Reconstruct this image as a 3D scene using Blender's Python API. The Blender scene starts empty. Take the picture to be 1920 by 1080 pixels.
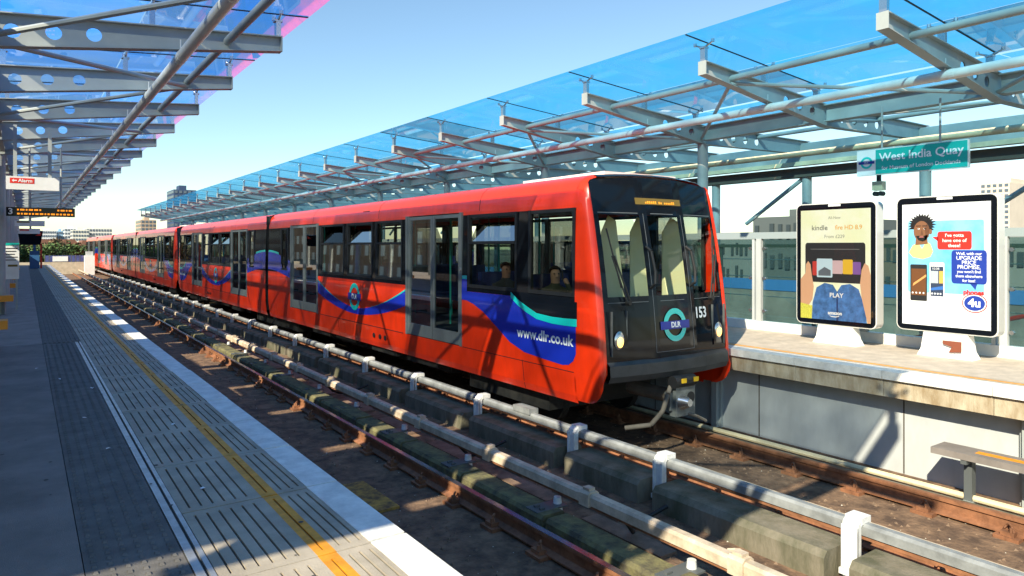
import bpy, bmesh, math, random
from mathutils import Vector, Matrix
random.seed(7)
R = math.radians
sc = bpy.context.scene
COL = sc.collection

# ---------------------------------------------------------------- camera, sky, sun
TH = R(35.1); FPX = 1300.0; HOR = 461.0; EYE = 1.55      # yaw right of the track axis, focal length in photo pixels, horizon row, eye height above the platform
SN, CS = math.sin(TH), math.cos(TH)
cam_d = bpy.data.cameras.new('camera'); cam = bpy.data.objects.new('camera', cam_d); COL.objects.link(cam)
cam.location = (0, 0, EYE); cam.rotation_euler = (R(90), 0, -TH)
cam_d.sensor_width = 36; cam_d.lens = 36*FPX/1920
cam_d.shift_y = -(540-HOR)/1920
cam_d.clip_end = 3000; cam_d.clip_start = .05
sc.camera = cam

w = bpy.data.worlds.new('World'); sc.world = w; w.use_nodes = True
nt = w.node_tree; nt.nodes.clear()
sky = nt.nodes.new('ShaderNodeTexSky'); sky.sky_type = 'NISHITA'; sky.sun_disc = False
SUN_EL = R(35); sx, sy = -.894, -.447                     # towards the sun
sky.sun_elevation = SUN_EL; sky.sun_rotation = math.atan2(sx, sy); sky.air_density = 1.15; sky.dust_density = .05; sky.ozone_density = 5.0
bg = nt.nodes.new('ShaderNodeBackground'); bg.inputs[1].default_value = .118
out = nt.nodes.new('ShaderNodeOutputWorld')
nt.links.new(sky.outputs[0], bg.inputs[0]); nt.links.new(bg.outputs[0], out.inputs[0])
sl = bpy.data.lights.new('sun', 'SUN'); sl.energy = 5.0; sl.angle = R(.5); sl.color = (1, .93, .82)
so = bpy.data.objects.new('sun', sl); COL.objects.link(so)
sd = Vector((-sx*math.cos(SUN_EL), -sy*math.cos(SUN_EL), -math.sin(SUN_EL)))
so.rotation_euler = sd.to_track_quat('-Z', 'Y').to_euler(); so.location = (-20, -10, 30)
sc.view_settings.view_transform = 'Standard'; sc.view_settings.look = 'None'; sc.view_settings.gamma = 1
sc.view_settings.exposure = .80
sc.view_settings.use_white_balance = True; sc.view_settings.white_balance_temperature = 7150; sc.view_settings.white_balance_tint = 3
sc.cycles.max_bounces = 8; sc.cycles.transparent_max_bounces = 24; sc.cycles.caustics_reflective = False; sc.cycles.caustics_refractive = False

# pixel of the photograph -> point on a plane
def onX(u, v, X):
    t = (u-960)/FPX; d = X/(SN+t*CS); return d*(CS-t*SN), EYE+(HOR-v)/FPX*d
def onY(u, v, Y):
    t = (u-960)/FPX; d = Y/(CS-t*SN); return d*(SN+t*CS), EYE+(HOR-v)/FPX*d

# ---------------------------------------------------------------- materials
MATS = {}
def mat(name, col, rough=.6, metal=0, var=.0, vscale=3.0, bump=.0, bscale=40.0, coat=0, emit=None, es=1, col2=None, stretch=None, spec=None):
    if name in MATS: return MATS[name]
    m = bpy.data.materials.new(name); m.use_nodes = True; n = m.node_tree.nodes; L = m.node_tree.links
    b = n['Principled BSDF']; b.inputs['Base Color'].default_value = (*col, 1); b.inputs['Roughness'].default_value = rough
    b.inputs['Metallic'].default_value = metal
    if coat: b.inputs['Coat Weight'].default_value = coat; b.inputs['Coat Roughness'].default_value = .04
    if spec is not None: b.inputs['Specular IOR Level'].default_value = spec
    if emit: b.inputs['Emission Color'].default_value = (*emit, 1); b.inputs['Emission Strength'].default_value = es
    if var or bump or col2:
        g = n.new('ShaderNodeNewGeometry'); mp = n.new('ShaderNodeMapping'); L.new(g.outputs['Position'], mp.inputs[0])
        if stretch: mp.inputs['Scale'].default_value = stretch
    if var or col2:
        no = n.new('ShaderNodeTexNoise'); no.inputs['Scale'].default_value = vscale; no.inputs['Detail'].default_value = 6; no.inputs['Roughness'].default_value = .65
        L.new(mp.outputs[0], no.inputs['Vector'])
        cr = n.new('ShaderNodeValToRGB'); L.new(no.outputs[0], cr.inputs[0])
        c2 = col2 or tuple(c*(1-var) for c in col); c1 = col if col2 else tuple(min(1, c*(1+var)) for c in col)
        cr.color_ramp.elements[0].position = .36; cr.color_ramp.elements[1].position = .64
        cr.color_ramp.elements[0].color = (*c2, 1); cr.color_ramp.elements[1].color = (*c1, 1)
        L.new(cr.outputs[0], b.inputs['Base Color'])
    if bump:
        nb = n.new('ShaderNodeTexNoise'); nb.inputs['Scale'].default_value = bscale; nb.inputs['Detail'].default_value = 4
        L.new(mp.outputs[0], nb.inputs['Vector'])
        bp = n.new('ShaderNodeBump'); bp.inputs['Strength'].default_value = bump; bp.inputs['Distance'].default_value = .02
        L.new(nb.outputs[0], bp.inputs['Height']); L.new(bp.outputs[0], b.inputs['Normal'])
    MATS[name] = m; return m
def glass(name, tint, film=None, film_fac=0, refl=1.0, rough=.02):
    m = bpy.data.materials.new(name); m.use_nodes = True; n = m.node_tree.nodes; L = m.node_tree.links; n.clear()
    o = n.new('ShaderNodeOutputMaterial'); tr = n.new('ShaderNodeBsdfTransparent'); tr.inputs[0].default_value = (*tint, 1)
    last = tr
    if film:
        tl = n.new('ShaderNodeBsdfTranslucent'); tl.inputs[0].default_value = (*film, 1)
        g = n.new('ShaderNodeNewGeometry'); no = n.new('ShaderNodeTexNoise'); no.inputs['Scale'].default_value = 1.3; no.inputs['Detail'].default_value = 6
        L.new(g.outputs['Position'], no.inputs['Vector'])
        mr = n.new('ShaderNodeMapRange'); mr.inputs[1].default_value = .3; mr.inputs[2].default_value = .75; mr.inputs[3].default_value = film_fac*.55; mr.inputs[4].default_value = min(1, film_fac*1.5)
        L.new(no.outputs[0], mr.inputs[0])
        mx = n.new('ShaderNodeMixShader'); L.new(mr.outputs[0], mx.inputs[0]); L.new(tr.outputs[0], mx.inputs[1]); L.new(tl.outputs[0], mx.inputs[2]); last = mx
    gl = n.new('ShaderNodeBsdfGlossy'); gl.inputs['Roughness'].default_value = rough
    lw = n.new('ShaderNodeFresnel'); lw.inputs[0].default_value = 1.5
    mu = n.new('ShaderNodeMath'); mu.operation = 'MULTIPLY'; mu.inputs[1].default_value = refl; mu.use_clamp = True; L.new(lw.outputs[0], mu.inputs[0])
    m2 = n.new('ShaderNodeMixShader'); L.new(mu.outputs[0], m2.inputs[0]); L.new(last.outputs[0], m2.inputs[1]); L.new(gl.outputs[0], m2.inputs[2])
    L.new(m2.outputs[0], o.inputs[0]); MATS[name] = m; return m

M = dict(
 red=mat('red_paint', (.82, .034, .006), .30, coat=.35, var=.09, vscale=4, stretch=(1, 1, .3)),
 black=mat('black_gloss', (.006, .008, .012), .07, spec=.22),
 dark=mat('dark_rubber', (.012, .012, .013), .6),
 under=mat('underframe', (.02, .017, .014), .8, var=.5, vscale=6),
 grey=mat('door_grey', (.21, .23, .23), .4, metal=.4, var=.08),
 steel=mat('canopy_steel', (.36, .39, .38), .5, var=.10, vscale=1.2),
 steel_d=mat('steel_dark', (.10, .11, .11), .5),
 white=mat('white_paint', (.78, .78, .76), .45, var=.06),
 tubew=mat('white_tube', (.72, .71, .68), .35, var=.08),
 cream=mat('cream_tube', (.72, .62, .40), .45, var=.12, vscale=4),
 blue=mat('livery_blue', (.008, .03, .42), .25, coat=.5),
 turq=mat('livery_turquoise', (.0, .55, .50), .25, coat=.5),
 ptxt=mat('print_white', (.85, .85, .85), .5),
 asphalt=mat('platform_asphalt', (.19, .165, .15), .85, var=.22, vscale=1.6, bump=.25, bscale=150),
 stud=mat('tactile_dark', (.125, .115, .105), .8, var=.25, vscale=5, bump=.2, bscale=120),
 slab=mat('slab', (.40, .34, .265), .8, var=.20, vscale=2.2, bump=.2, bscale=90),
 groove=mat('slab_groove', (.11, .097, .083), .9),
 yellow=mat('yellow_line', (.70, .28, .02), .65, var=.18, vscale=9),
 cope=mat('white_edge', (.74, .72, .67), .7, var=.14, vscale=7, bump=.2, bscale=60),
 metal=mat('metal_strip', (.42, .42, .42), .4, metal=.6, var=.2, vscale=8),
 bed=mat('track_bed', (.25, .15, .088), .9, col2=(.085, .05, .032), vscale=5, bump=.8, bscale=22),
 rust=mat('rusty_rail', (.25, .105, .05), .75, var=.35, vscale=6, bump=.2, bscale=60),
 shine=mat('rail_head', (.36, .34, .36), .22, metal=.9),
 moss=mat('mossy_concrete', (.20, .18, .075), .9, col2=(.07, .06, .04), vscale=6, bump=.6, bscale=30),
 conc=mat('plinth_concrete', (.22, .19, .14), .9, col2=(.08, .08, .045), vscale=3, bump=.4, bscale=35, stretch=(1, 1, .35)),
 fascia=mat('stained_concrete', (.52, .45, .33), .85, col2=(.30, .22, .13), vscale=4, stretch=(1, 1.6, .5), bump=.2, bscale=40),
 wall=mat('pale_wall', (.47, .49, .49), .75, var=.12, vscale=1.5, stretch=(1, 1, .4)),
 crail=mat('conductor_cover_beige', (.56, .45, .33), .6, var=.28, vscale=5),
 crail2=mat('conductor_cover_grey', (.24, .25, .25), .5, var=.25, vscale=5),
 brk=mat('bracket_white', (.70, .70, .68), .5, var=.12, vscale=9),
 orange=mat('orange_seat', (.75, .27, .02), .5, var=.06),
 glass_win=glass('window_glass', (.56, .60, .57), refl=.65),
 glass_front=glass('windscreen_glass', (.86, .90, .86), refl=.5),
 glass_scr=glass('screen_glass', (.42, .62, .59), (.18, .32, .30), .18, refl=1.0),
 glass_can=glass('canopy_glass', (.80, .92, 1.0), (.0, .24, .95), .50, refl=.5),
 glass_canr=glass('canopy_glass_teal', (.34, .70, .90), (.02, .37, .76), .48, refl=.6),
 glass_pink=glass('canopy_glass_pink', (.90, .62, .78), (.75, .16, .45), .42, refl=1.0),
 deck=mat('shade_deck', (.35, .37, .38), .6),
 interior=mat('interior_lining', (.42, .41, .37), .6),
 seat=mat('seat_fabric', (.02, .035, .16), .85, var=.3, vscale=20),
 pole=mat('pole_turquoise', (.03, .50, .42), .4),
 yel_refl=mat('cream_reflection', (.80, .78, .46), .5),
 chrome=mat('chrome', (.6, .6, .6), .2, metal=.9),
 lamp=mat('headlamp', (.9, .7, .4), .3, emit=(1, .50, .12), es=1.6),
 led=mat('led_orange', (.5, .2, .02), .5, emit=(1, .30, .02), es=.8),
 ledbg=mat('led_back', (.17, .11, .02), .5),
 teal=mat('sign_teal', (.0, .42, .36), .4),
 redsign=mat('sign_red', (.72, .035, .02), .45),
 navy=mat('sign_navy', (.01, .03, .28), .45),
)

# ---------------------------------------------------------------- mesh helpers
class MB:
    def __init__(s): s.v = []; s.f = []; s.m = []; s.mi = 0
    def quad(s, pts, mi=None):
        i = len(s.v); s.v += [tuple(p) for p in pts]; s.f.append(tuple(range(i, i+len(pts)))); s.m.append(s.mi if mi is None else mi); return s
    def box(s, x0, x1, y0, y1, z0, z1):
        i = len(s.v); s.v += [(x, y, z) for z in (z0, z1) for x, y in ((x0, y0), (x1, y0), (x1, y1), (x0, y1))]
        for f in ((3, 2, 1, 0), (4, 5, 6, 7), (0, 1, 5, 4), (1, 2, 6, 5), (2, 3, 7, 6), (3, 0, 4, 7)):
            s.f.append(tuple(i+k for k in f)); s.m.append(s.mi)
        return s
    def tube(s, a, b, r, n=10, r2=None, caps=True):
        a = Vector(a); b = Vector(b); d = (b-a).normalized(); r2 = r if r2 is None else r2
        u = d.orthogonal().normalized(); w_ = d.cross(u); i = len(s.v)
        for p, q in ((a, r), (b, r2)):
            for k in range(n):
                t = 2*math.pi*k/n; s.v.append(tuple(p+q*(math.cos(t)*u+math.sin(t)*w_)))
        for k in range(n):
            s.f.append((i+k, i+(k+1) % n, i+n+(k+1) % n, i+n+k)); s.m.append(s.mi)
        if caps:
            s.f.append(tuple(i+k for k in reversed(range(n)))); s.f.append(tuple(i+n+k for k in range(n))); s.m += [s.mi]*2
        return s
    def path(s, pts, r, n=8):
        for a, b in zip(pts, pts[1:]): s.tube(a, b, r, n)
        return s
    def prism(s, poly, fn0, fn1):       # poly of 2-D points, two maps to 3-D
        i = len(s.v); n = len(poly); s.v += [tuple(fn0(*p)) for p in poly]+[tuple(fn1(*p)) for p in poly]
        s.f.append(tuple(i+k for k in reversed(range(n)))); s.f.append(tuple(i+n+k for k in range(n))); s.m += [s.mi]*2
        for k in range(n): s.f.append((i+k, i+(k+1) % n, i+n+(k+1) % n, i+n+k)); s.m.append(s.mi)
        return s
    def grid(s, rows, skip=None, mi=None):
        i = len(s.v); nc = len(rows[0])
        for r in rows: s.v += [tuple(p) for p in r]
        for a in range(len(rows)-1):
            for b in range(nc-1):
                if skip and skip(a, b): continue
                s.f.append((i+a*nc+b, i+a*nc+b+1, i+(a+1)*nc+b+1, i+(a+1)*nc+b)); s.m.append(s.mi if mi is None else mi)
        return s
    def map(s, fn): s.v = [tuple(fn(*p)) for p in s.v]; return s
    def mesh(s, name, mats, smooth=None, fix=True):
        me = bpy.data.meshes.new(name); me.from_pydata(s.v, [], s.f)
        for m in (mats if isinstance(mats, (list, tuple)) else [mats]): me.materials.append(m)
        me.polygons.foreach_set('material_index', s.m)
        if fix:
            bm = bmesh.new(); bm.from_mesh(me)
            if smooth: bmesh.ops.remove_doubles(bm, verts=bm.verts, dist=.0004)
            bmesh.ops.delete(bm, geom=[v for v in bm.verts if not v.link_faces], context='VERTS')
            bmesh.ops.recalc_face_normals(bm, faces=bm.faces); bm.to_mesh(me); bm.free()
        if smooth:
            me.polygons.foreach_set('use_smooth', [True]*len(me.polygons)); me.set_sharp_from_angle(angle=R(smooth))
        me.update(); return me
    def build(s, name, mats, parent=None, loc=(0, 0, 0), smooth=None, fix=True): return inst(name, s.mesh(name, mats, smooth, fix), parent, loc)
def inst(name, me, parent=None, loc=(0, 0, 0), rz=0, scale=None):
    o = bpy.data.objects.new(name, me); COL.objects.link(o); o.location = loc; o.rotation_euler = (0, 0, rz)
    if scale: o.scale = scale
    if parent: o.parent = parent
    return o
def thing(name, label, cat, loc=(0, 0, 0), rz=0, group=None):
    o = inst(name, None, None, loc, rz); return tag(o, label, cat, group)
def tag(o, label, cat, group=None, kind=None):
    o['label'] = label; o['category'] = cat
    if group: o['group'] = group
    if kind: o['kind'] = kind
    return o
def struct(o): o['kind'] = 'structure'; return o
def copy_tree(o, parent=None):
    c = o.copy(); COL.objects.link(c); c.parent = parent
    for ch in list(o.children): copy_tree(ch, c)
    return c
def text(name, s, size, m, parent, fn, align='CENTER', bold=0.0, space=1.0):
    cu = bpy.data.curves.new('t', 'FONT'); cu.body = s; cu.size = size; cu.align_x = align; cu.align_y = 'CENTER'; cu.offset = bold; cu.resolution_u = 3; cu.space_character = space
    ob = bpy.data.objects.new('t', cu); COL.objects.link(ob)
    dg = bpy.context.evaluated_depsgraph_get(); me = bpy.data.meshes.new_from_object(ob.evaluated_get(dg))
    bpy.data.objects.remove(ob); bpy.data.curves.remove(cu)
    for v in me.vertices: v.co = Vector(fn(v.co.x, v.co.y))
    me.materials.clear(); me.materials.append(m); me.name = name
    return inst(name, me, parent)
def circ(cx, cy, r, n=24, ry=None, a0=0, a1=360):
    ry = r if ry is None else ry
    k = n if a1-a0 >= 360 else n+1
    return [(cx+r*math.cos(R(a0+(a1-a0)*i/n)), cy+ry*math.sin(R(a0+(a1-a0)*i/n))) for i in range(k)]
def rrect(x0, x1, y0, y1, r, n=4):
    p = []
    for cx, cy, a in ((x1-r, y0+r, -90), (x1-r, y1-r, 0), (x0+r, y1-r, 90), (x0+r, y0+r, 180)):
        p += [(cx+r*math.cos(R(a+90*i/n)), cy+r*math.sin(R(a+90*i/n))) for i in range(n+1)]
    return p

# ================================================================ SETTING
YA, YB = -40.0, 72.0
struct(MB().quad([(-900, -900, -7), (900, -900, -7), (900, 1500, -7), (-900, 1500, -7)]).build('ground', mat('far_ground', (.16, .15, .12), .9, var=.3, vscale=.03)))
bed = struct(MB().box(1.45, 9.3, YA, 140, -2.0, -1.32).build('track_bed', M['bed']))
plat = struct(MB().box(-9, 1.62, YA, 68, -1.0, -.03).box(1.2, 1.5, YA, 68, -1.6, -1.0).build('platform_left', M['asphalt']))
# surface sheets and strips of the near platform
MB().box(-9, .23, YA, 13.2, -.029, 0).build('asphalt_surface', M['asphalt'], plat)
MB().box(-9, .23, 13.215, 68, -.029, .001).build('paved_surface', mat('near_paving', (.27, .225, .20), .85, var=.16, vscale=2.5, bump=.25, bscale=80), plat)
tp = MB().box(.235, .655, YA, 13.2, -.029, -.004); tp.build('tactile_panel', M['stud'], plat)
ts = MB()
y = 1.2
while y < 13.1:
    for k in range(6):
        x = .275+k*.068; d = .013
        ts.quad([(x-d, y-d*1.5, -.003), (x+d, y-d*1.5, -.003), (x+d*.6, y, .005), (x-d*.6, y, .005)]); ts.quad([(x-d*.6, y, .005), (x+d*.6, y, .005), (x+d, y+d*1.5, -.003), (x-d, y+d*1.5, -.003)])
    y += .075
o = ts.build('tactile_studs', M['stud'], plat, fix=False); o['kind'] = 'stuff'
rb = MB().box(.235, .74, 13.25, 68, -.029, -.006)
for k in range(8): rb.box(.255+k*.062, .285+k*.062, 13.3, 67.9, -.006, .002)
rb.build('ribbed_strip', M['stud'], plat)
MB().box(.66, .70, YA, 13.2, -.029, .001).box(.715, .74, YA, 13.2, -.029, .003).build('metal_edging', M['metal'], plat)
MB().box(.70, .715, YA, 13.2, -.029, -.012).build('edging_slot', M['groove'], plat)
# paving slabs with sunk grooves, one per metre
def slab_mesh():
    L = .99; b = MB(); b.mi = 0
    xs = [.745+.0]; g = [.80, .865, .93, .995, 1.06, 1.125, 1.245, 1.335, 1.39, 1.445]
    edges = [.745]
    for c in g: edges += [c-.0062, c+.0062]
    edges.append(1.478)
    b.mi = 1; b.box(.745, 1.478, 0, L, -.029, -.012)
    for i in range(0, len(edges), 2):
        xa, xb = edges[i], edges[i+1]
        for q0, q1, mi in ((xa, min(xb, 1.197), 0), (max(xa, 1.197), min(xb, 1.293), 2), (max(xa, 1.293), xb, 0)):
            if q1-q0 > .001: b.mi = mi; b.box(q0, q1, .06, L-.06, -.012, 0)
    for y0, y1 in ((0, .06), (L-.06, L)):
        b.mi = 0; b.box(.745, 1.197, y0, y1, -.012, 0); b.box(1.293, 1.478, y0, y1, -.012, 0)
        b.mi = 2; b.box(1.197, 1.293, y0, y1, -.012, 0)
    return b.mesh('paving_slab', [M['slab'], M['groove'], M['yellow']])
sm = slab_mesh(); cm = MB().box(1.482, 1.683, .003, .987, -.12, .004).mesh('coping_stone', M['cope'])
for k in range(76):
    o = inst('paving_slab', sm, plat, (random.uniform(-.002, .002), -7.61+k+random.uniform(-.003, .003), random.uniform(-.002, .001))); o.rotation_euler = (random.uniform(-.002, .002), random.uniform(-.002, .002), 0)
    inst('coping_stone', cm, plat, (random.uniform(-.004, .004), -7.6+k, random.uniform(-.002, .002)))
# far platform
pr = struct(MB().box(8.82, 11.2, YA, 72, -.30, -.02).build('platform_right', M['asphalt']))
MB().box(9.25, 11.15, YA, 72, -.019, 0).build('paved_surface', mat('far_paving', (.50, .42, .34), .8, var=.15, vscale=5, bump=.2, bscale=60), pr)
cm2 = MB().box(8.70, 8.99, .004, 1.196, -.10, .003).mesh('coping_stone', M['cope'])
fm = MB().box(8.745, 8.82, .004, 1.196, -.32, -.105).mesh('fascia_block', M['fascia'])
for k in range(66):
    inst('coping_stone', cm2, pr, (0, YA+k*1.2, 0)); inst('fascia_block', fm, pr, (0, YA+k*1.2, 0))
MB().box(9.0, 9.24, YA, 72, -.019, -.001).build('grey_band', M['slab'], pr)
MB().box(9.10, 9.15, YA, 72, 0.0, .003).build('yellow_line', M['yellow'], pr)
MB().box(9.05, 9.3, YA, 72, -1.32, -.30).build('platform_wall', M['wall'], pr)
pm = MB().box(8.93, 9.05, -.05, .05, -1.32, -.31).box(8.99, 9.05, -.09, .09, -1.32, -.31).mesh('wall_post', M['steel'])
for k in range(14): inst('wall_post', pm, pr, (0, 2.95-4.2+k*4.2, 0))

# ================================================================ TRACK
def rail(X, label, shiny, cov):
    t = thing('running_rail', label, 'rail', (X, 0, -1.32), group='running rails of the two tracks')
    prof = [(-.07, .03), (.07, .03), (.07, .045), (.012, .07), (.012, .155), (.036, .165), (.036, .20), (-.036, .20), (-.036, .165), (-.012, .155), (-.012, .07), (-.07, .045)]
    MB().prism(prof, lambda x, z: (x, YA, z), lambda x, z: (x, 120, z)).build('rail_web', M['rust'], t)
    MB().box(-.032, .032, YA, 120, .2005, .205).build('rail_head', M['shine'] if shiny else M['rust'], t)
    b = MB().box(-.17, .17, -.11, .11, 0, .035)
    b.box(-.14, -.05, -.06, .06, .035, .075).box(.05, .14, -.06, .06, .035, .075)
    for s in (-1, 1):
        b.path([(s*.10, -.05, .075), (s*.10, -.03, .13), (s*.07, .0, .14), (s*.05, .03, .12), (s*.06, .05, .085)], .012, 6); b.tube((s*.12, -.03, .07), (s*.12, -.03, .12), .016, 6)
    me = b.mesh('rail_fastening', M['rust'])
    k = 0
    while 1.2+k*.78 < 62: inst('rail_fastening', me, t, (0, 1.2+k*.78, 0)); k += 1
rail(3.98, 'polished running rail beside the mossy concrete blocks', True, 0)
rail(2.54, 'running rail tucked under the edge of the shaded platform', True, 0)
rail(6.52, 'rusty running rail below the grey conductor rail', False, 0)
rail(7.98, 'rusty running rail nearest the pale platform wall', False, 0)
bm_ = MB().prism([(0, 0), (.30, 0), (.30, .20), (.27, .235), (.03, .235), (0, .20)], lambda x, z: (x, .02, z), lambda x, z: (x, 1.53, z)).mesh('plinth_block', M['moss'])
for k in range(42): inst('plinth_block', bm_, bed, (4.13+random.uniform(-.012, .012), -.9+k*1.56, -1.32+random.uniform(-.012, .01)))
yb2 = [1.0, 3.2, 5.4, 6.9, 9.2, 11.4, 13.6, 15.9]+[18.2+2.25*k for k in range(22)]
for a, b in zip(yb2, yb2[1:]):
    L = b-a-.22
    me = MB().prism([(0, 0), (.48, 0), (.48, .20), (.43, .255), (.05, .255), (0, .20)], lambda x, z: (x, 0, z), lambda x, z: (x, L, z)).mesh('plinth_block', M['conc'])
    inst('plinth_block', me, bed, (5.58, a+.11, -1.32))
pl = MB().box(0, .22, 0, 1.1, 0, .03).mesh('trough_lid', mat('trough_lid', (.20, .13, .09), .9, var=.3, vscale=4, bump=.3))
for k in range(40):
    inst('trough_lid', pl, bed, (4.75+(k % 2)*.28, 1.0+k*.85, -1.32))
# conductor rails
c1 = thing('conductor_rail', 'beige covered conductor rail on small clear insulators beside mossy blocks', 'conductor rail', (4.5, 0, -.9))
MB().prism([(-.055, -.05), (.055, -.05), (.055, .03), (.035, .055), (-.035, .055), (-.055, .03)], lambda x, z: (x, YA, z), lambda x, z: (x, 110, z)).build('cover', M['crail'], c1)
MB().box(-.03, .03, YA, 110, -.085, -.05).build('contact_rail', M['rust'], c1)
cl = MB().prism([(-.07, -.07), (.07, -.07), (.07, .05), (.04, .075), (-.04, .075), (-.07, .05)], lambda x, z: (x, -.07, z), lambda x, z: (x, .07, z)).box(-.04, .04, -.045, .045, .07, .10)
cl.path([(.06, .05, .03), (.11, .09, .05), (.13, .14, .03), (.09, .19, .02)], .016, 6); clm = cl.mesh('joint_clamp', M['crail'])
ins = MB().tube((-.03, 0, -.40), (-.03, 0, -.33), .05, 10, .06).tube((-.03, 0, -.33), (-.03, 0, -.12), .062, 10, .038).mesh('insulator', M['brk'], 40)
pt = MB().box(-.36, .02, -.10, .10, -.20, -.185).box(-.30, -.24, -.07, -.04, -.185, -.165).box(-.30, -.24, .02, .05, -.185, -.165).box(-.04, .0, -.03, .03, -.42, -.20).mesh('insulator_plate', M['steel_d'])
for k in range(34):
    y = 1.6+k*1.75; inst('joint_clamp', clm, c1, (0, y, 0)); inst('insulator', ins, c1, (0, y+.45, 0)); inst('insulator_plate', pt, c1, (0, y+.45, 0))
for k, y in enumerate((4.6, 7.6, 12.4)):
    tag(MB().path([(4.52, y, -.99), (4.7, y+.1, -1.15), (4.95, y+.35, -1.27), (5.3, y+.5, -1.28), (5.55, y+.45, -1.2)], .022, 7).build('jumper_cable', M['dark'], smooth=60), 'black jumper cable looping across the bed between the conductor rails', 'cable', 'jumper cables between the conductor rails')
c2 = thing('conductor_rail', 'grey covered conductor rail carried by tall white arched brackets', 'conductor rail', (5.92, 0, -.88))
MB().prism([(-.05, -.05), (.05, -.05), (.05, .025), (.03, .05), (-.03, .05), (-.05, .025)], lambda x, z: (x, YA, z), lambda x, z: (x, 110, z)).build('cover', M['crail2'], c2)
MB().box(-.03, .03, YA, 110, -.09, -.05).build('contact_rail', M['rust'], c2)
bk = MB()
arch = [(-.13, -.36), (-.13, -.02), (-.115, .05), (-.07, .085), (.07, .085), (.07, .05), (-.05, .045), (-.072, .02), (-.075, -.36)]
bk.prism(arch, lambda x, z: (x, -.07-.00, z), lambda x, z: (x, .07, z))
for s in (-1, 1): bk.box(-.145, -.12, s*.055-.015, s*.055+.015, -.34, .03)
bk.box(-.155, -.055, -.085, .085, -.40, -.35).box(-.07, .075, -.075, .075, .04, .098)
bkm = bk.mesh('arched_bracket', M['brk']); ft = MB().box(-.15, .10, -.05, .05, -.44, -.40).box(-.02, .26, -.05, .05, -.36, -.345).box(-.03, .0, -.05, .05, -.43, -.345).tube((-.10, 0, -.50), (-.10, 0, -.42), .016, 6).mesh('bracket_foot', M['steel_d'])
for y in yb2: inst('arched_bracket', bkm, c2, (0, y, 0)); inst('bracket_foot', ft, c2, (0, y, 0))
MB().box(-.07, .09, 7.9, 8.3, .03, .11).build('junction_cover', M['crail2'], c2)
tag(MB().box(6.98, 7.03, YA, 100, -1.30, -1.255).build('cable_conduit', M['crail']), 'thin beige conduit lying between the two rusty rails', 'conduit')
tag(MB().tube((8.52, YA, -1.22), (8.52, 100, -1.22), .035, 8).build('cable_pipe', M['cream']), 'cream pipe running along the foot of the pale wall', 'pipe')
tag(MB().tube((8.38, YA, -1.27), (8.38, 100, -1.27), .03, 8).build('cable_pipe', M['steel']), 'grey pipe running on the ground beside the cream one', 'pipe')
tag(MB().box(8.18, 8.30, YA, 100, -1.318, -1.2).build('edge_beam', M['conc']), 'low concrete upstand beside the rusty rail by the pale wall', 'upstand')
cp = thing('cable_tray', 'dark cable pipe with clips below the white platform edge', 'cable tray', (1.98, 0, -.45))
MB().tube((0, YA, 0), (0, 80, 0), .035, 8).build('pipe', M['dark'], cp, smooth=40)
me = MB().box(-.40, .04, -.012, .012, -.05, .045).mesh('clip', M['dark'])
for k in range(50): inst('clip', me, cp, (0, 1.2+k*1.4, 0))
st = thing('track_step', 'grey plank step with yellow lettering on steel legs by the pale wall', 'step', (8.52, 2.9, -1.32))
MB().box(-.17, .17, -1.1, .78, .54, .61).build('plank', mat('step_grey', (.22, .19, .17), .7, var=.15), st)
MB().box(-.05, .05, -.35, .38, .611, .614).build('yellow_lettering', M['yellow'], st)
for y in (-.6, .45):
    MB().box(-.05, .05, y-.04, y+.04, .06, .54).build('leg', M['steel_d'], st); MB().box(-.32, .10, y-.045, y+.045, 0, .07).build('foot', M['steel'], st)
    MB().box(-.16, .16, y-.03, y+.03, .49, .54).build('bearer', M['steel_d'], st)
# yellow warning board lying on the bed
tag(MB().box(2.75, 3.35, 6.9, 7.9, -1.318, -1.29).build('warning_board', mat('yellow_board', (.55, .30, .05), .8, col2=(.12, .07, .03), vscale=9)), 'yellow and brown marked board lying on the track bed', 'board')

def scatter(name, label, n, m, s0, s1, x0, x1, y0, y1, z):
    b_ = MB()
    for _ in range(n):
        x, y, r_ = random.uniform(x0, x1), y0+(y1-y0)*random.random()**1.6, random.uniform(s0, s1); a = random.random()*6.28
        p = [(x+r_*math.cos(a+q*2.09), y+r_*math.sin(a+q*2.09), z) for q in range(3)]; t_ = (x+random.uniform(-.3, .3)*r_, y, z+r_*random.uniform(.5, 1.0))
        for q in range(3): b_.quad([p[q], p[(q+1) % 3], t_])
    o = b_.build(name, m, fix=False); tag(o, label, 'debris', kind='stuff')
scatter('stone_chips', 'small brown stone chips and grit strewn over the track bed', 5200, mat('chip_brown', (.20, .13, .085), .9), .008, .028, 1.8, 8.4, .8, 26, -1.319)
scatter('pale_chips', 'tiny pale flecks and litter strewn over the track bed', 700, mat('chip_pale', (.55, .50, .42), .8), .005, .013, 1.9, 8.4, .8, 18, -1.318)
gum = MB()
for _ in range(110):
    x, y, r_ = random.uniform(-.9, 1.45), 1.5+11*random.random(), random.uniform(.006, .017); gum.quad([(x+r_*math.cos(q*.785)*random.uniform(.8, 1.1), y+r_*math.sin(q*.785), .0035) for q in range(8)])
tag(gum.build('gum_spots', mat('gum', (.075, .07, .066), .9), fix=False), 'dark trodden gum spots dotted over the near paving', 'stain', kind='stuff')
jm = MB().box(9.042, 9.0495, -.008, .008, -1.31, -.31).mesh('wall_joint', M['groove'])
for k in range(30): inst('wall_joint', jm, pr, (0, -6.2+k*2.1, 0))

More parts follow.
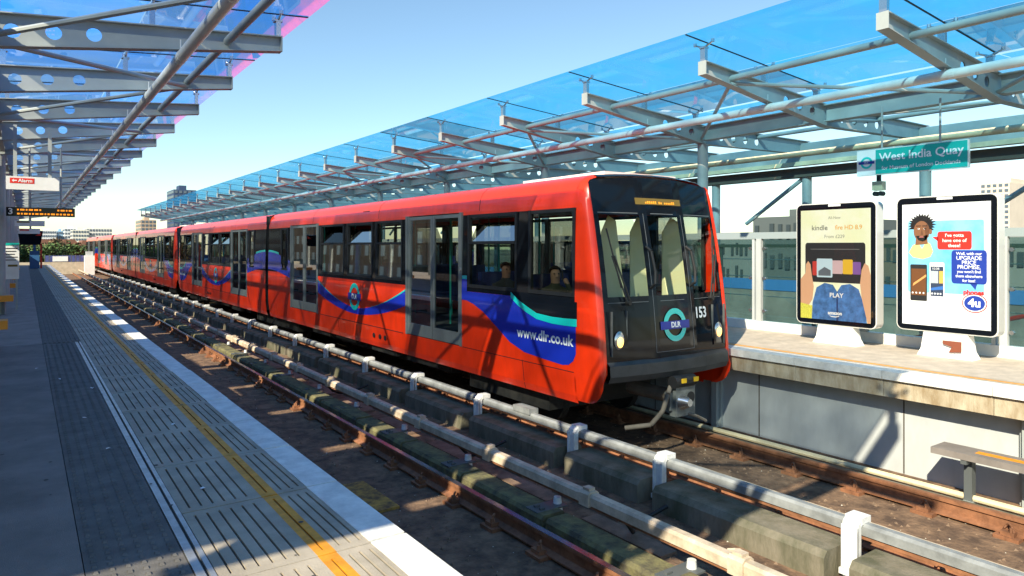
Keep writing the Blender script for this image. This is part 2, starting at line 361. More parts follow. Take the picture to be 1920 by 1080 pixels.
# ================================================================ TRAIN
XC, YN = 7.30, 6.45            # centre line and nose of the leading unit
LS = 14.75; LU = 29.8
PROF = [(1.26, -.55), (1.29, -.45), (1.305, -.30), (1.325, -.13), (1.328, 0), (1.33, .2), (1.33, .5), (1.328, .85), (1.322, 1.2), (1.316, 1.6), (1.302, 2.06), (1.298, 2.11), (1.288, 2.2), (1.27, 2.31), (1.225, 2.40), (1.14, 2.47), (1.02, 2.51), (.7, 2.535), (.35, 2.55), (0, 2.555)]
def hw(z):
    for (a, za), (b, zb) in zip(PROF, PROF[1:]):
        if za <= z <= zb: return a+(b-a)*(z-za)/(zb-za)
    return PROF[0][0] if z < -.5 else 0
def yfront(x, z):
    t = (z+.2)/2.7; r = 0
    if z < -.2: t = 0; r = .32-math.sqrt(max(0, .32**2-(-.2-z)**2))*.999
    return .0+.12*t+.28*t*t+.12*(x/1.2)**2+r
WINS = [(.60, 1.64), (1.93, 3.32), (5.75, 6.98), (7.15, 8.55), (8.75, 10.28), (12.85, 13.5)]
DOORS = [(3.50, 5.58), (10.45, 12.62)]
ZW = (.87, 2.06); ZD = (-.13, 2.11)
def P(u, v):                     # photo pixel -> (y along the unit, z) on its side
    Y, z = onX(u, v, XC-1.33); return Y-YN, z
def make_railcar():
    car = inst('railcar', None, None, (XC, YN, 0))
    for sec in (0, 1):
        fy = (lambda y: y) if sec == 0 else (lambda y: LU-y)
        for sd_ in (-1, 1):
            X = lambda x: sd_*x
            ys = sorted(set([.62, LS]+[v for w_ in WINS for v in w_]+[v for d in DOORS for v in d]+[2.6, 11.5, 14.2]))
            zs = [z for _, z in PROF]
            zs = sorted(set([-.55, -.45, -.30, -.13, .2, .5, .80, .87, 1.2, 1.6, 2.06, 2.11]))
            rows = [[(X(hw(z)), fy(y), z) for y in ys] for z in zs]
            def opening(a, b):
                zc = (zs[a]+zs[a+1])/2; yc = (ys[b]+ys[b+1])/2
                return any(p < yc < q for p, q in WINS) and ZW[0] < zc < ZW[1] or any(p < yc < q for p, q in DOORS) and ZD[0] < zc < ZD[1]
            def band(a, b):
                zc = (zs[a]+zs[a+1])/2; return .80 < zc < 2.06
            MB().grid(rows, lambda a, b: opening(a, b) or band(a, b)).build('side_panel', M['red'], car)
            for g0, g1 in ((.6, 3.5), (5.58, 10.45), (12.62, LS)):
                MB().grid(rows, lambda a, b: opening(a, b) or not band(a, b) or not g0 < (ys[b]+ys[b+1])/2 < g1).build('window_band', M['black'], car)
            # seam shadow gap and skirt line
            MB().box(*sorted((X(1.327), X(1.335))), *sorted((fy(5.7), fy(10.3))), -.135, -.125).build('skirt_seam', M['dark'], car)
            # windows
            for i, (a, b) in enumerate(WINS):
                xo = 1.335; fr = MB(); t = .05
                def bar(y0, y1, z0, z1, d0=1.27, d1=None):
                    fr.box(*sorted((X(d0), X((d1 or hw((z0+z1)/2)+.012)))), *sorted((fy(y0), fy(y1))), z0, z1)
                bar(a, a+t, *ZW); bar(b-t, b, *ZW); bar(a+t, b-t, ZW[0], ZW[0]+t); bar(a+t, b-t, ZW[1]-t, ZW[1])
                hop = i in (1, 2, 3, 4)
                if hop: bar(a+t, b-t, 1.58, 1.625)
                wo = fr.build('window', M['dark'], car)
                x = 1.295; zt = 1.60 if hop else ZW[1]-t
                MB().quad([(X(x+.02), fy(a+t), ZW[0]+t), (X(x+.02), fy(b-t), ZW[0]+t), (X(x), fy(b-t), zt), (X(x), fy(a+t), zt)]).build('pane', M['glass_win'], wo)
                if hop:
                    tilt = .16 if i in (1, 3, 4) else 0
                    MB().quad([(X(x+.01), fy(a+t), 1.62), (X(x+.01), fy(b-t), 1.62), (X(x-tilt), fy(b-t), ZW[1]-t-tilt*.1), (X(x-tilt), fy(a+t), ZW[1]-t-tilt*.1)]).build('hopper_pane', M['glass_win'], wo)
            # doors: two leaves each
            for a, b in DOORS:
                m = (a+b)/2
                MB().box(*sorted((X(1.24), X(1.34))), *sorted((fy(a), fy(a+.07))), *ZD).box(*sorted((X(1.24), X(1.34))), *sorted((fy(b-.07), fy(b))), *ZD).build('door_post', M['grey'], car)
                for l0, l1 in ((a+.07, m-.008), (m+.008, b-.07)):
                    d = MB(); xo0, xo1 = 1.285, 1.322
                    def bx(y0, y1, z0, z1): d.box(*sorted((X(xo0), X(xo1-.012*(z0 > 1.5)))), *sorted((fy(y0), fy(y1))), z0, z1)
                    bx(l0, l0+.065, -.12, 2.09); bx(l1-.065, l1, -.12, 2.09); bx(l0+.065, l1-.065, -.12, .09); bx(l0+.065, l1-.065, 2.03, 2.09)
                    lf = d.build('door_leaf', M['grey'], car)
                    MB().quad([(X(1.305), fy(l0+.065), .09), (X(1.305), fy(l1-.065), .09), (X(1.295), fy(l1-.065), 2.03), (X(1.295), fy(l0+.065), 2.03)]).build('pane', M['glass_win'], lf)
                yb = a+.035
                MB().tube((X(1.338), fy(yb), 1.15), (X(1.35), fy(yb), 1.15), .03, 12).build('door_button', M['chrome'], car)
            # livery: shapes on the skin, 4 mm proud
            def skin(y, z, off=.004): return (X(hw(z)+off), fy(y), z)
            def strip(name, pts, m, off=.004):
                b_ = MB(); n = 6
                b_.grid([[skin(y, z1+(z0-z1)*k/n, off) for y, z0, z1 in pts] for k in range(n+1)]); b_.build(name, m, car)
            top = [P(*p) for p in ((958, 547), (972, 562), (986, 572.6), (1006.7, 587), (1036, 594), (1060, 597), (1082, 598.5))]
            tb = [P(*p) for p in ((959, 558), (972, 573), (986, 584.5), (1006.7, 598), (1036, 606.7), (1060, 610.5), (1082, 613))]
            strip('turquoise_stripe', [(a[0], a[1], b[1]) for a, b in zip(top, tb)], M['turq'], .007)
            strip('window_band', [(a[0], .805, min(.80, a[1]-.02)) for a in top], M['black'], .0055)
            low = [P(*p) for p in ((861, 561), (875, 563), (888, 570), (906, 584.5), (929.7, 611), (956, 641), (983, 660), (1021, 673.4), (1054, 684), (1066, 684), (1075, 677), (1080, 664))]
            hi = []
            for yy, _ in low:
                z = .80
                if yy < top[0][0]-.0:
                    for (ya, za), (yb_, zb) in zip(top, top[1:]):
                        if yb_ <= yy <= ya: z = min(.80, za+(zb-za)*(yy-ya)/(yb_-ya)-.05)
                    if yy <= top[-1][0]: z = top[-1][1]-.08
                hi.append(z)
            fine = []
            for i in range(len(low)-1):
                for k in range(4):
                    f = k/4; fine.append(tuple(a+(b-a)*f for a, b in zip((low[i][0], hi[i], low[i][1]), (low[i+1][0], hi[i+1], low[i+1][1]))))
            fine.append((low[-1][0], hi[-1], low[-1][1]))
            strip('blue_wave', fine, M['blue'])
            strip('blue_wave', [(3.50, 1.0, .79), (3.34, 1.0, .79)], M['blue']); strip('turquoise_stripe', [(3.50, 1.06, 1.0), (3.34, 1.06, 1.0)], M['turq'])
            # swoosh between the doors
            sw = []
            for k in range(25):
                f = k/24; y = 5.60+f*(10.44-5.60); q = (2*f-1)
                zc = .10+.40*abs(q)**1.8; th = .085+.10*abs(q)**1.5
                sw.append((y, zc+th, zc-th*.55))
            strip('blue_swoosh', sw, M['blue'])
            for part in (sw[:9], sw[16:]):
                strip('turquoise_stripe', [(y, a+.035*min(1, abs((y-8.02)/2.4))**2, a) for y, a, b in part], M['turq'], .006)
            # hump over the articulation
            hp = []
            for k in range(13):
                f = k/12; y = 12.66+f*(LS-12.66); hp.append((y, 1.13+.24*math.sin(f*math.pi/2), .66+.2*math.sin(f*math.pi/2)))
            hp2 = [(y, a, b) for y, a, b in hp if y > 13.52 or y < 12.84]
            strip('blue_wave', [(y, min(a, .865) if 12.84 < y < 13.52 else a, b) for y, a, b in hp], M['blue'], .005)
            strip('turquoise_stripe', [(y, a+.06, a) for y, a, b in hp if y > 13.55], M['turq'], .006)
            # roundel between the doors
            ry, rz_ = P(665, 556); rr = []
            def ring(y0, z0, ro, ri, m, nm, off=.008):
                b_ = MB(); n = 28
                b_.grid([[skin(y0+r_*math.sin(2*math.pi*k/n), z0+r_*math.cos(2*math.pi*k/n), off) for k in range(n+1)] for r_ in (ri, ro)]); b_.build(nm, m, car)
            ring(ry, rz_, .30, .20, M['turq'], 'roundel_ring')
            strip('roundel_bar', [(ry-.36, rz_+.075, rz_-.075), (ry+.36, rz_+.075, rz_-.075)], M['navy'], .011)
            flip = -1 if (sd_ == -1) == (sec == 0) else 1
            text('lettering', 'DLR', .15, M['ptxt'], car, lambda x, y: skin(ry+flip*x, rz_+y, .015), bold=.006)
            a = P(970, 625); b = P(1072, 642)
            text('lettering', 'www.dlr.co.uk', .205, M['ptxt'], car, lambda x, y: skin((a[0]+b[0])/2-.02+flip*x*1.05, .275+y, .010), bold=.005)
            for q in (1.78, 9.1, 13.95): strip('panel_seam', [(q, -.12, -.54), (q+.012, -.12, -.54)], M['dark'], .002)
            strip('panel_seam', [(.62, -.128, -.138), (3.48, -.128, -.138)], M['dark'], .003)
            # vents
            MB().box(*sorted((X(1.2), X(1.275))), *sorted((fy(7.4), fy(7.75))), 2.20, 2.30).build('roof_vent', M['dark'], car)
            # three round ports in the skirt
            for q in (6.55, 6.8, 7.1): MB().tube((X(1.29), fy(q), -.32), (X(1.322), fy(q), -.32), .05, 12).build('skirt_port', M['dark'], car)
        # roof over both sides
        prof = [(x, z) for x, z in PROF if z >= 2.11]
        full = [(-x, z) for x, z in prof]+[(x, z) for x, z in reversed(prof[:-1])]
        MB().grid([[(x, fy(y), z) for x, z in full] for y in (.62, 4, 8, 12, LS)]).build('roof', M['red'], car, smooth=50)
        for y in (3.0, 6.9, 10.9): MB().grid([[(x*1.001, fy(y+d), z+.0015) for x, z in full] for d in (0, .015)]).build('roof_seam', M['dark'], car)
        MB().box(-.72, .72, *sorted((fy(.68), fy(2.6))), 2.50, 2.59).build('roof_pod', M['white'], car)
        # end wall of the section at the articulation, with gangway opening
        MB().box(-1.29, -.65, *sorted((fy(LS-.04), fy(LS))), -.4, 2.45).box(.65, 1.29, *sorted((fy(LS-.04), fy(LS))), -.4, 2.45).box(-.65, .65, *sorted((fy(LS-.04), fy(LS))), 2.05, 2.5).build('end_wall', M['dark'], car)
        # nose: red pillars
        for sd_ in (-1, 1):
            rows = []
            for z in [-.51, -.47, -.40, -.30, -.2, -.1, .1, .35, .6, .9, 1.2, 1.5, 1.8, 2.0, 2.11, 2.2, 2.31, 2.36, 2.40, 2.44]:
                h = hw(z); yf = yfront(1.1, z); xe = 1.19 if z > -.12 else 1.25
                xe = min(xe, h-.03)
                rows.append([(sd_*(xe-.01), fy(yf+.10), z), (sd_*xe, fy(yf+.01), z), (sd_*(xe+(h-xe)*.35), fy(yf), z), (sd_*(xe+(h-xe)*.75), fy(yf+.045), z), (sd_*h, fy(yf+.15), z), (sd_*h, fy(.625), z)])
            MB().grid(rows).build('corner_pillar', M['red'], car, smooth=60)
        prn = [p for p in full if p[1] >= 2.3 and abs(p[0]) > .9]
        for sg_ in (-1, 1):
            q_ = [p for p in prn if p[0]*sg_ > 0]
            MB().grid([[(x, fy(.625), z) for x, z in q_], [(x, fy(yfront(x, z)+.10), z) for x, z in q_], [(x, fy(yfront(x, z)+.015), z-.035) for x, z in q_]]).build('roof_cap', M['red'], car, smooth=60)
        q_ = [p for p in full if abs(p[0]) <= 1.03]
        MB().grid([[(x, fy(.625), z) for x, z in q_], [(x, fy(yfront(x, z)+.06), z-.002) for x, z in q_], [(x, fy(yfront(x, z)+.0), z-.03) for x, z in q_]]).build('roof_front', M['black'], car, smooth=60)
        # black front panel with three openings
        cols = [-1.19, -1.11, -.45, -.37, -.30, .30, .37, .45, 1.11, 1.19]; zr = [.05, .3, .6, .88, 1.2, 1.55, 1.97, 2.15, 2.28]
        def ztop(x, z): return z if z < 2.2 else 2.42+.075*(1-(abs(x)/1.19)**4)
        holes = [(-1.11, -.45), (-.30, .30), (.45, 1.11)]
        rows = [[(x, fy(yfront(x, ztop(x, z))), ztop(x, z)) for x in cols] for z in zr]
        def hole(a, b): xc = (cols[b]+cols[b+1])/2; zc = (zr[a]+zr[a+1])/2; return .88 < zc < 1.97 and any(p < xc < q for p, q in holes)
        MB().grid(rows, hole).build('front_panel', M['black'], car)
        for p, q in holes:
            MB().grid([[(x, fy(yfront(x, z)+.012), z) for x in (p, (p+q)/2, q)] for z in (.88, 1.2, 1.55, 1.97)]).build('windscreen', M['glass_front'], car)
        def fl(nm, x0, x1, z0, z1, m, off):     # flat strip on the front
            return MB().grid([[(x0+(x1-x0)*i/4, fy(yfront(x0+(x1-x0)*i/4, z0+(z1-z0)*k/6)-off), z0+(z1-z0)*k/6) for i in range(5)] for k in range(7)]).build(nm, m, car)
        sg = mat('seam_grey', (.12, .13, .14), .4)
        for x in (-.375, .375): fl('panel_seam', x-.005, x+.005, .12, 1.99, sg, .003)
        fl('panel_seam', -1.12, 1.12, 1.99, 2.0, sg, .003); fl('panel_seam', -1.12, 1.12, .80, .808, sg, .003); fl('panel_seam', -.375, .375, .12, .128, sg, .003)
        fl('destination_display', -.48, .42, 2.12, 2.21, M['ledbg'], .004)
        for i in range(16):
            x = -.30+i*.037
            if i not in (6, 9): fl('display_segment', x, x+.024, 2.135, 2.135+random.choice((.022, .03, .034)), M['led'], .007)
        b = MB().grid([[(x, fy(yfront(x, .05)-o_), z) for x in (-1.18, -.6, 0, .6, 1.18)] for o_, z in ((-.01, .05), (.05, .0), (.06, -.14), (.02, -.22), (-.25, -.24))]); b.build('bumper', mat('bumper_grey', (.05, .05, .05), .45, var=.3), car)
        # headlights
        for s in (-1, 1):
            x = s*.99
            hb = fl('headlight', x-.13, x+.13, .12, .70, M['black'], .006)
            n = 14; yf0 = yfront(x, .32)
            MB().grid([[(x+r_*math.cos(2*math.pi*k/n), fy(yf0-.012-dz), .32+r_*1.35*math.sin(2*math.pi*k/n)) for k in range(n+1)] for r_, dz in ((.09, 0), (.078, .012), (.045, .02), (0.002, .024))]).build('lens', M['chrome'], hb, smooth=60)
            MB().grid([[(x+r_*math.cos(2*math.pi*k/n), fy(yf0-.03-dz), .30+r_*1.25*math.sin(2*math.pi*k/n)) for k in range(n+1)] for r_, dz in ((.058, 0), (.042, .012), (0.002, .018))]).build('bulb', M['lamp'], hb, smooth=60)
            for q in (-1, 1): MB().box(x+q*.13-.006, x+q*.13+.006, *sorted((fy(yf0-.02), fy(yf0+.01))), .12, .70).build('trim', M['steel_d'], hb)
            # wiper
            wp = MB().path([(s*.80, fy(yfront(.8, .80)-.05), .80), (s*1.0, fy(yfront(1., 1.4)-.06), 1.42)], .014, 6).path([(s*.86, fy(yfront(.8, .80)-.05), .80), (s*1.04, fy(yfront(1., 1.4)-.06), 1.42)], .012, 6).tube((s*.83, fy(yfront(.8, .8)), .80), (s*.83, fy(yfront(.8, .8)-.07), .80), .03, 8)
            wp.path([(s*.92, fy(yfront(1, 1.0)-.05), 1.0), (s*1.06, fy(yfront(1, 1.75)-.035), 1.78)], .012, 6)
            wp.build('wiper', M['dark'], car)
            # grab handle beside the centre door
            x = s*.40; MB().path([(x, fy(yfront(x, 1.52)), 1.54), (x, fy(yfront(x, 1.5)-.09), 1.48), (x+.02, fy(yfront(x, 1.2)-.10), 1.20), (x, fy(yfront(x, 1.02)-.09), 1.04), (x, fy(yfront(x, 1.0)), .98)], .02, 8).build('grab_handle', M['dark'], car, smooth=50)
        # front roundel and number
        yc, zc = 0.0, .47
        def fpt(x, z, off): return (x, fy(yfront(x, z)-off), z)
        n = 32; MB().grid([[fpt(yc+r_*math.cos(2*math.pi*k/n), zc+r_*math.sin(2*math.pi*k/n), .008) for k in range(n+1)] for r_ in (.15, .225)]).build('roundel_ring', M['turq'], car)
        MB().grid([[fpt(-.285+.57*i/6, z, .012) for i in range(7)] for z in (zc-.055, zc+.055)]).build('roundel_bar', M['navy'], car)
        fx = 1 if sec == 0 else -1
        text('lettering', 'DLR', .10, M['ptxt'], car, lambda x, y: fpt(yc+fx*x, zc+y, .016), bold=.004)
        text('unit_number', '153', .21, M['ptxt'], car, lambda x, y: fpt(fx*(.57+x*.9), .60+y, .010), bold=.006)
        # coupler
        cz = -.52; c = inst('coupler', MB().box(-.19, .19, *sorted((fy(-.14), fy(-.02))), cz-.22, cz+.17).box(-.24, -.17, *sorted((fy(-.08), fy(.02))), cz-.14, cz+.10).mesh('coupler', mat('coupler_grey', (.20, .21, .20), .5, metal=.4, var=.25, vscale=12)), car)
        MB().tube((-.06, fy(-.14), cz-.03), (-.06, fy(-.27), cz-.02), .11, 14, .05).build('coupling_cone', M['chrome'], c, smooth=50)
        MB().tube((.10, fy(-.141), cz+.02), (.10, fy(-.148), cz+.02), .075, 14).build('coupling_socket', M['dark'], c)
        hd = MB().tube((-.24, fy(-.12), cz+.25), (.16, fy(-.12), cz+.25), .085, 12).build('electric_head', M['dark'], c)
        for x in (-.15, .09): MB().box(x, x+.09, *sorted((fy(-.20), fy(-.212))), cz+.24, cz+.30).build('yellow_label', mat('label_yellow', (.85, .5, .02), .5), hd)
        MB().tube((0, fy(-.02), cz), (0, fy(.9), cz), .10, 12).build('drawbar', mat('dusty_brown', (.16, .13, .10), .85, var=.3), c)
        MB().path([(-.18, fy(-.05), cz+.22), (-.30, fy(-.10), cz+.10), (-.38, fy(-.08), cz-.12), (-.52, fy(0), cz-.30), (-.75, fy(.25), cz-.36)], .032, 8).build('air_hose', MATS['dusty_brown'], c, smooth=60)
        MB().path([(.05, fy(-.12), cz-.20), (.16, fy(-.20), cz-.24), (.32, fy(-.22), cz-.32)], .022, 6).build('release_handle', MATS['dusty_brown'], c)
        # bogies, underframe boxes
        for yb in (2.6, 13.9):
            bo = MB().box(-1.05, 1.05, *sorted((fy(yb-1.1), fy(yb+1.1))), -.85, -.55)
            for q in (-.75, .75):
                for s in (-.72, .72): bo.tube((s-.06, fy(yb+q), -.75), (s+.06, fy(yb+q), -.75), .36, 20)
            bo.build('bogie', M['under'], car)
        ub = MB().box(-1.0, 1.0, *sorted((fy(4.4), fy(11.8))), -.75, -.15)
        for q in (4.6, 6.3, 8.4, 10): ub.box(-1.18, -.9, *sorted((fy(q), fy(q+1.2))), -.62-.1*random.random(), -.3)
        ub.build('underframe', M['under'], car)
        # inside: floor, ceiling, lining, seats, poles
        MB().box(-1.22, 1.22, *sorted((fy(.55), fy(LS))), -.10, .02).build('floor', mat('floor_grey', (.10, .10, .11), .7), car)
        MB().box(-1.15, 1.15, *sorted((fy(.6), fy(LS))), 2.14, 2.18).build('ceiling', M['interior'], car)
        for q in (1.5, 2.7, 6.3, 7.4, 8.5, 9.6, 13.2):
            for s in (-1, 1):
                for e in (0,):
                    s_ = MB().box(*sorted((s*.35, s*1.2)), *sorted((fy(q), fy(q+.45))), .36, .48).box(*sorted((s*.35, s*1.2)), *sorted((fy(q+.40), fy(q+.50))), .48, 1.12); s_.build('seat', M['seat'], car)
        for q in (3.7, 5.4, 6.9, 9.2, 10.6, 12.4):
            for s in (-.45, .45): MB().tube((s, fy(q), .02), (s, fy(q), 2.14), .018, 8).build('grab_pole', M['pole'], car)
        for xx, yq, w_ in ((-.56, .72, .20), (.16, .86, .22), (.80, .78, .26)):
            MB().prism([(xx-w_*.5, .15), (xx+w_, .15), (xx+w_*.25, 1.9), (xx-w_*.15, 1.98), (xx-w_*.5, 1.75)], lambda x, z: (x, fy(yq-(x-xx)*.9), z), lambda x, z: (x+.02, fy(yq-(x-xx)*.9+.03), z)).build('reflection_panel', M['yel_refl'], car)  # flat cream panels stand in for layered reflections in the windscreen
        MB().box(-1.1, 1.1, *sorted((fy(.40), fy(.62))), .02, .80).build('front_console', M['dark'], car)
    # bellows between the sections
    b = MB()
    for k in range(5):
        y0 = LS+.01+k*.057; b.box(-1.22+.05*(k % 2), 1.22-.05*(k % 2), y0, y0+.055, -.35, 2.42-.05*(k % 2))
    b.build('bellows', M['dark'], car)
    return car
car1 = make_railcar()
tag(car1, 'red light rail unit with black glazed front, blue wave livery and lit headlights', 'train', 'coupled train units')
car2 = copy_tree(car1); car2.location = (XC, YN+30.35, 0); car2['label'] = 'red train unit coupled directly behind the one with the glazed front in full view'
car3 = copy_tree(car1); car3.location = (XC, YN+60.7, 0); car3['label'] = 'rearmost train unit at the far end of the train, beside the white cabinet'

for c_ in (car2, car3):
    for ch in [o for o in c_.children if o.name.startswith('unit_number')]: bpy.data.objects.remove(ch)
# passengers
def person(name, label, X, Y, z0, skin_c, coat_c, hair_c, phone):
    t = bpy.data.meshes.new(name)
    V = {'pel': (0, 0, .0, .16), 'bel': (0, -.01, .16, .15), 'che': (0, -.03, .36, .165), 'nec': (0, -.04, .52, .062), 'hd0': (0, -.06, .61, .075), 'hd1': (0, -.055, .70, .088), 'hd2': (0, -.04, .77, .065),
         'kl': (-.12, -.45, .03, .075), 'fl': (-.12, -.45, -.40, .05), 'tl': (-.12, -.60, -.43, .04), 'kr': (.12, -.45, .03, .075), 'fr': (.12, -.45, -.40, .05), 'tr': (.12, -.60, -.43, .04),
         'sl': (-.20, -.02, .42, .07), 'el': (-.25, -.12, .17, .052), 'wl': (-.14, -.34, .14, .036), 'hl': (-.10, -.42, .14, .038),
         'sr': (.20, -.02, .42, .07)}
    V.update({'er': (.27, -.22, .30, .052), 'wr': (.16, -.17, .54, .036), 'hr': (.125, -.12, .63, .04)} if phone else {'er': (.25, -.12, .17, .052), 'wr': (.14, -.34, .14, .036), 'hr': (.10, -.42, .14, .038)})
    E = 'pel-bel bel-che che-nec nec-hd0 hd0-hd1 hd1-hd2 pel-kl kl-fl fl-tl pel-kr kr-fr fr-tr che-sl sl-el el-wl wl-hl che-sr sr-er er-wr wr-hr'.split()
    ks = list(V); t.from_pydata([V[k][:3] for k in ks], [tuple(ks.index(a) for a in e.split('-')) for e in E], [])
    o = bpy.data.objects.new(name, t); COL.objects.link(o)
    md = o.modifiers.new('s', 'SKIN'); 
    for i, k in enumerate(ks): sv = t.skin_vertices[0].data[i]; sv.radius = (V[k][3], V[k][3]); sv.use_root = (k == 'pel')
    o.modifiers.new('d', 'SUBSURF').levels = 2; o.modifiers['d'].render_levels = 2
    dg = bpy.context.evaluated_depsgraph_get(); me = bpy.data.meshes.new_from_object(o.evaluated_get(dg)); bpy.data.objects.remove(o)
    me.materials.clear(); sk = mat(name+'_skin_'+str(phone), skin_c, .6); me.materials.append(mat('coat_'+str(phone), coat_c, .85, var=.15, vscale=12)); me.materials.append(sk)
    hh = Vector(V['hr'][:3]); hl = Vector(V['hl'][:3])
    for p in me.polygons:
        c = p.center; p.use_smooth = True
        if c.z > .555 or (c-hh).length < .07 or (c-hl).length < .07: p.material_index = 1
    o = inst(name, me, None, (X, Y, z0)); o.rotation_euler = (0, 0, R(-8) if not phone else R(-28)); tag(o, label, 'person')
    hb = MB()
    rows = []
    for a in range(7):
        el = R(90-a*17); rows.append([(.092*math.cos(el)*math.cos(2*math.pi*k/16), -.035+.105*math.cos(el)*math.sin(2*math.pi*k/16), .725+.095*math.sin(el)+(.03 if math.sin(2*math.pi*k/16) < -.4 and a > 3 else 0)) for k in range(17)])
    hb.grid(rows, lambda a, b: a > 3 and 8 <= b <= 15); hb.build('hair', mat('hair_'+str(phone), hair_c, .8), o, smooth=80)
    MB().prism([(-.012, .655), (.012, .655), (0, .70)], lambda x, z: (x, -.135, z), lambda x, z: (x*2, -.16+(z-.655)*.4, z)).build('nose', sk, o)
    for s in (-1, 1): MB().tube((s*.034, -.13, .70), (s*.034, -.142, .70), .011, 8).build('eye', M['dark'], o)
    if phone: MB().box(.085, .10, -.15, -.08, .60, .74).build('handset', M['dark'], o)
person('person', 'seated passenger with short reddish hair in a dark grey coat looking down', XC-.82, YN+2.98, .47, (.48, .22, .14), (.035, .032, .03), (.16, .05, .02), 0)
person('person', 'seated passenger in a dark green jacket holding a phone to one ear', XC-.82, YN+1.66, .44, (.42, .23, .15), (.04, .045, .025), (.008, .006, .005), 1)

# ================================================================ CANOPIES
S = 2.61
def rafter_mesh(sg):
    # local: s = distance from the tip towards the beam (0..3.17), then rear wing to 6.2; z absolute
    b = MB()
    def top(s): return 4.257-.0842*s if s <= 3.17 else 3.99
    def bot(s): return 4.06-.142*s if s <= 3.17 else 3.61+.02*(s-3.17)
    def depth(s): return top(s)-bot(s)
    X = lambda s: sg*s
    hs = [2.07, 2.45, 2.82, 3.75, 4.15, 4.55, 4.95]; hr = .078; c = .16
    cuts = [0, .02]
    segs = []; p = 0
    for h in hs: segs.append((p, h-c)); p = h+c
    segs.append((p, 6.9)); tw = .008
    def face(pts):
        for q in (-tw, tw): b.quad([(X(s), q, z) for s, z in pts])
    for a, e in segs:
        m = 3.17
        if a < m < e: face([(a, bot(a)), (m, bot(m)), (m, top(m)), (a, top(a))]); face([(m, bot(m)), (e, bot(e)), (e, top(e)), (m, top(m))])
        else: face([(a, bot(a)), (e, bot(e)), (e, top(e)), (a, top(a))])
    n = 16
    for h in hs:
        zc = (top(h)+bot(h))/2; prev = None
        for k in range(n+1):
            t = 2*math.pi*k/n; cx, cz = math.cos(t), math.sin(t); q = max(abs(cx), abs(cz))
            s2 = h+c*cx/q; z2 = zc+cz/q*depth(s2)/2+((top(s2)+bot(s2))/2-zc)
            cur = ((h+hr*cx, zc+hr*cz), (s2, z2))
            if prev: face([prev[0], cur[0], cur[1], prev[1]])
            prev = cur
    for a, e in ((0, 3.17), (3.17, 6.9)):
        for f, sgn in ((top, -1), (bot, 1)):
            y = .07; t = .014
            b.grid([[(X(a), -y, f(a)), (X(a), y, f(a)), (X(a), y, f(a)+sgn*t), (X(a), -y, f(a)+sgn*t), (X(a), -y, f(a))], [(X(e), -y, f(e)), (X(e), y, f(e)), (X(e), y, f(e)+sgn*t), (X(e), -y, f(e)+sgn*t), (X(e), -y, f(e))]])
    b.box(*sorted((X(-.012), X(0))), -.072, .072, bot(0)-.002, top(0)+.002)
    return b.mesh('rafter', M['steel'])
fit = MB().box(-.03, .03, -.045, .045, 0, .19).box(-.05, .05, -.05, .05, .19, .215)
for q in (-1, 1): fit.tube((0, 0, .20), (0, q*.16, .27), .02, 6, .012).tube((0, q*.16, .255), (0, q*.16, .30), .026, 8)
FM = fit.mesh('glass_fitting', M['chrome'])
def canopy(name, label, xt, sg, y0, n, gm, edge, ncol, tube_x, purl_x):
    c = thing(name, label, 'canopy', (0, 0, 0)); rm = rafter_mesh(sg); xb = xt+sg*3.17; ys = [y0+S*k for k in range(n)]; ye = ys[-1]
    gz = lambda s: 4.257-.0842*s+.30
    for k, y in enumerate(ys):
        inst('rafter', rm, c, (xt, y, 0))
        for s in (.03, 1.49, 2.95): inst('glass_fitting', FM, c, (xt+sg*s, y, 4.257-.0842*s))
        if k < n-1:
            for s0, s1 in ((-.38, 1.485), (1.50, 3.17)):
                if False:
                    MB().quad([(xt+sg*a, yy, gz(a)) for a, yy in ((-.38, y+.01), (-.02, y+.01), (-.02, y+S-.01), (-.38, y+S-.01))]).build('edge_pane', M['glass_pink'], c); s0 = -.02
                MB().quad([(xt+sg*a, yy, gz(a)) for a, yy in ((s0, y+.01), (s1, y+.01), (s1, y+S-.01), (s0, y+S-.01))]).build('glass_pane', gm, c)
                MB().box(*sorted((xt+sg*(s0 if s0 > 0 else -.37), xt+sg*s1)), y-.010, y+.010, 0, .012).map(lambda x, yy, z: (x, yy, gz((x-xt)*sg)-.012+z)).build('glass_seam', M['dark'], c)
            MB().box(*sorted((xb-.10, xb+.10)), y+.06, y+S-.06, 3.68, 3.695).box(*sorted((xb-.012, xb+.012)), y+.06, y+S-.06, 3.695, 3.955).box(*sorted((xb-.10, xb+.10)), y+.06, y+S-.06, 3.955, 3.97).build('spine_beam', M['steel'], c)
        if k % 2 == 0:
            for d in (-1, 1):
                if 0 <= k+d < n: MB().tube((purl_x, y, 4.02), (xb-sg*.1, y+d*S-d*.05, 3.72), .032, 8).build('brace', M['steel'], c, smooth=40)
        if k % 2 == 1 and (sg < 0 or y > 8): MB().tube((xb, y, 0), (xb, y, 3.62), .105, 16).build('column', M['steel'], c, smooth=40)
    for a, b_ in zip(ys, ys[1:]): MB().tube((purl_x, a, 4.09), (purl_x, b_, 4.09), .05, 10).build('purlin', M['steel'], c, smooth=40)
    zt = 4.06-.142*abs(tube_x-xt)-.09
    lt = MB().tube((tube_x, y0-1, zt), (tube_x, ye+.3, zt), .065, 14).build('lighting_tube', M['tubew'], c, smooth=40)
    for y in ys:
        MB().tube((tube_x, y-.12, zt), (tube_x, y-.06, zt), .069, 14).tube((tube_x, y+.06, zt), (tube_x, y+.12, zt), .069, 14).tube((tube_x, y, zt), (tube_x, y, zt+.22), .012, 6).build('hanger', M['tubew'], lt)
    return c, ys, xb
